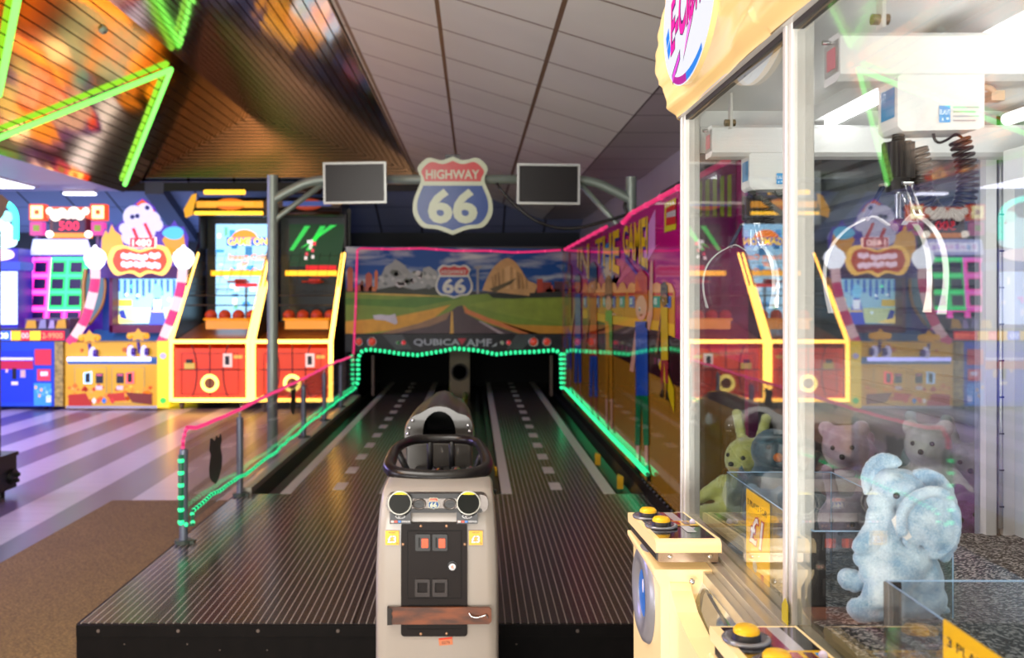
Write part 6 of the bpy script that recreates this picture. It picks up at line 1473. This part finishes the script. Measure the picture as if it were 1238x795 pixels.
# ================================================================== PLUSH BIN BEHIND THE END GLASS
bn = thing('plush_bin', (1.05, 2.25, 0), 'dark bin heaped with plush toys behind the far glass of the claw machine', 'bin')
mb = MB()
bx0, by0, bx1, by1, bz = .61, 2.0, 1.5, 2.5, .66
mb.box(bx0, by0, 0, bx1, by0+.03, bz); mb.box(bx0, by1-.03, 0, bx1, by1, bz); mb.box(bx0, by0, 0, bx0+.03, by1, bz); mb.box(bx1-.03, by0, 0, bx1, by1, bz); mb.box(bx0, by0, .1, bx1, by1, .5); mb.build('bin_walls', mat('bin_dark', '33281f', .5), bn)
mb = MB(); mb.tube([(bx0, by0, bz), (bx1, by0, bz), (bx1, by1, bz), (bx0, by1, bz)], .012, 8, closed=True); mb.build('rim', mat('alu_strip'), bn)
def plush(c, c2, pos, rz, tilt, sc, label, style, belly=None):
    t = bpy.data.objects.new('plush_toy', None); col.objects.link(t); t['label'] = label; t['category'] = 'plush toy'; t['group'] = 'plush toys heaped in the bin'
    ORIG[t.name] = Vector((0, 0, 0))
    f = MATS.get('fur'+c) or fur('fur'+c, c, c2)
    mb = MB(); b_ = mb.ball
    b_((0, 0, .08), .078, 18, 12, (1, .9, 1.1)); b_((0, -.01, .19), .062, 18, 12)
    for s_ in (-1, 1):
        for k in range(4): b_((s_*(.06+.018*k), -.03-.012*k, .11-.016*k), .026-.002*k, 12, 8); b_((s_*(.045+.01*k), -.04-.028*k, .03), .032-.001*k, 12, 8)
        if style == 'bear': b_((s_*.045, 0, .24), .024, 12, 8, (1, .6, 1))
        elif style == 'bunny':
            for k in range(4): b_((s_*(.03+.006*k), .01, .245+.022*k), .019, 12, 8, (1, .6, 1))
        elif style == 'penguin': b_((s_*.085, 0, .09), .03, 12, 8, (.4, 1, 2))
    if style != 'penguin': b_((0, -.062, .178), .026, 12, 8, (1, .8, .8))
    body = mb.build('body', f, t); rm = body.modifiers.new('remesh', 'REMESH'); rm.mode = 'VOXEL'; rm.voxel_size = .007; rm.use_smooth_shade = True; sm_ = body.modifiers.new('smooth', 'SMOOTH'); sm_.iterations = 3
    mb = MB(); b2_ = mb.ball
    for s_ in (-1, 1): b2_((s_*.024, -.062, .205), .007, 10, 6)
    mb.build('eyes', mat('eye_black'), t)
    mb = MB()
    if style == 'penguin': mb.cyl((0, -.06, .18), (0, -.10, .172), .016, 12, .002)
    else: mb.ball((0, -.084, .186), .008, 10, 6)
    mb.build('beak' if style == 'penguin' else 'nose', mat('beak_orange', 'e07818', .4) if style == 'penguin' else mat('eye_black'), t)
    mb = MB(); mb.ball((0, -.035, .085), .055, 14, 10, (1, .72, 1.15)); mb.build('belly', MATS.get('fur'+(belly or c2)) or fur('fur'+(belly or c2), belly or c2, 'f0e8e4'), t)
    t.location = pos; t.rotation_euler = (tilt[0], tilt[1], rz); t.scale = (sc,)*3
    return t
zp = .60
data = [('86a0b8', 'c0d4e4', 0, 'bear', None, 'dusty blue plush bear in the front row at the left of the bin'),
 ('b890a4', 'dcc0cc', 0, 'bunny', None, 'dusty pink plush rabbit in the front row of the bin'),
 ('20262c', '50606a', 0, 'penguin', 'e0e0e0', 'black plush penguin with orange beak in the front row of the bin'),
 ('6a2870', '9a58a0', 0, 'bear', '8ab030', 'purple plush bear with green belly in the front row of the bin'),
 ('c8bca8', 'e8e0d4', 0, 'bear', None, 'cream plush bear in the front row of the bin'),
 ('8a7048', 'b89c70', 0, 'bear', None, 'brown plush bear at the right end of the bin front row'),
 ('b8b850', 'd8d890', 0, 'bunny', None, 'yellow-green plush rabbit at the back left of the bin'),
 ('4a5a68', '8090a0', 0, 'bear', None, 'slate grey plush bear in the back row of the bin'),
 ('a0708c', 'c8a0b8', 0, 'bear', None, 'mauve plush bear in the back row of the bin'),
 ('688c8c', '98b8b4', 0, 'bunny', None, 'teal grey plush rabbit in the back row of the bin'),
 ('9c9c98', 'd0d0cc', 0, 'bunny', None, 'pale grey plush rabbit in the back row of the bin'),
 ('5a3040', '8a5064', 0, 'bear', 'c0a0a0', 'maroon plush bear in the back row at the right of the bin'),
 ('2c4450', '5a7c88', 0, 'penguin', 'd8d8d8', 'dark teal plush penguin on top of the heap at the left'),
 ('c09cac', 'dcc4d0', 0, 'bear', None, 'pale pink plush bear on top of the heap'),
 ('c0c0b8', 'e4e4dc', 0, 'bear', None, 'off-white plush bear on top of the heap'),
 ('b4a890', 'd8ccb8', 0, 'bunny', None, 'beige plush rabbit on top of the heap at the right')]
rn = random.Random(4)
for i, (a, b_, _q, st_, be, lab) in enumerate(data):
    x, y, dz = (.70+.145*i, 2.12, 0) if i < 6 else (.71+.145*(i-6), 2.37, .06) if i < 12 else (.74+.2*(i-12), 2.25, .13)
    plush(a, b_, (x, y, zp+.02+rn.uniform(0, .04)+dz), rn.uniform(-.7, .7)-.3, (rn.uniform(-.15, .15), rn.uniform(-.15, .15)), .9, lab, st_, be)
# shutter and air conditioner on the right wall
sh = thing('roller_shutter', (WX-.03, 3.4, .9), 'grey slatted roller shutter on the right wall behind the claw machine glass', 'shutter')
mb = MB(); z = .9
while z < 1.98:
    mb.prism([(WX-.005, z), (WX-.03, z+.01), (WX-.03, z+.058), (WX-.005, z+.068)], lambda a, b_: (a, 2.6, b_), lambda a, b_: (a, 4.6, b_)); z += .072
mb.build('slats', mat('shutter_grey', '8e9696', .4, metal=.3), sh)
mb = MB(); mb.box(WX-.04, 4.6, .85, WX, 4.66, 2.05); mb.box(WX-.04, 2.54, .85, WX, 2.6, 2.05); mb.box(WX-.06, 2.54, 1.98, WX, 4.66, 2.08); mb.build('guide_rail', mat('guide_dark', '4a5052', .4), sh)
ac = thing('wall_heater', (WX-.1, 4.2, 1.62), 'white box-shaped heater mounted over the shutter behind the claw machine glass', 'heater')
mb = MB(); mb.box(WX-.22, 3.95, 1.62, WX-.06, 4.45, 1.86); mb.build('casing', mat('ac_white', 'b8bcc0', .4), ac, bevel=.01)
mb = MB(); mb.box(WX-.225, 3.94, 1.64, WX-.2, 3.95, 1.74); mb.tube(catmull([(WX-.12, 4.0, 1.62), (WX-.14, 3.9, 1.55), (WX-.13, 3.88, 1.45)], 4), .012, 8); mb.build('outlet', mat('guide_dark'), ac)

# ================================================================== LIGHT AND CAMERA
def area(name, loc, size, power, color, rot=(0, 0, 0), sy=None):
    l = bpy.data.lights.new(name, 'AREA'); l.energy = power; l.color = color; l.size = size
    if sy: l.shape = 'RECTANGLE'; l.size_y = sy
    o = bpy.data.objects.new(name, l); col.objects.link(o); o.location = loc; o.rotation_euler = rot; return o
area('fill_floor', (-1.5, -1.9, .35), 4.0, 410, (1, .97, .92), (R(148), 0, 0), sy=2.0)  # added uplight near the floor behind the camera, brightens the ceiling tiles
area('fill_side', (-7.5, -.5, 1.5), 4.0, 170, (.92, .86, 1), (R(95), 0, R(-50)), sy=2.0)  # added fill from the left rear, out of view
area('fill_blue_back', (-5.2, 12.9, 1.6), 4.0, 26, (.35, .5, 1.0), (R(180), 0, 0), sy=.5)  # added blue uplight hidden behind the machines, tints the back slope
area('fill_top', (-1.6, -.6, 2.6), 2.5, 28, (1, .92, .85), (R(20), 0, 0), sy=1.5)  # added soft fill above and behind the camera
area('fill_violet', (-6.5, 6.5, 2.66), 3.0, 640, (.46, .38, 1.0), sy=4)  # added violet fill under the left ceiling, colours the striped floor
area('fill_lane', (-.8, 1.7, 2.42), 1.2, 52, (1, .95, .88), (R(52), 0, 0), sy=1.2)  # added fill aimed down the lanes, kept above the frame
w = bpy.data.worlds.new('world'); scene.world = w; w.use_nodes = True
w.node_tree.nodes['Background'].inputs[0].default_value = (.62, .58, .60, 1); w.node_tree.nodes['Background'].inputs[1].default_value = .22

cam = bpy.data.cameras.new('camera'); co = bpy.data.objects.new('camera', cam); col.objects.link(co)
co.location = (0, 0, CH); co.rotation_euler = (R(90), 0, 0)
cam.sensor_width = 36; cam.sensor_fit = 'HORIZONTAL'; cam.lens = F/1238*36
cam.shift_x = (619-CX)/1238; cam.shift_y = (CY-397.5)/1238
cam.clip_start = .02; cam.dof.use_dof = True; cam.dof.focus_distance = 1.55; cam.dof.aperture_fstop = 6.0
scene.camera = co
vs_ = scene.view_settings; vs_.view_transform = 'Standard'; vs_.look = 'None'; vs_.gamma = 1; vs_.exposure = 0
try: vs_.use_curve_mapping = False
except Exception: pass
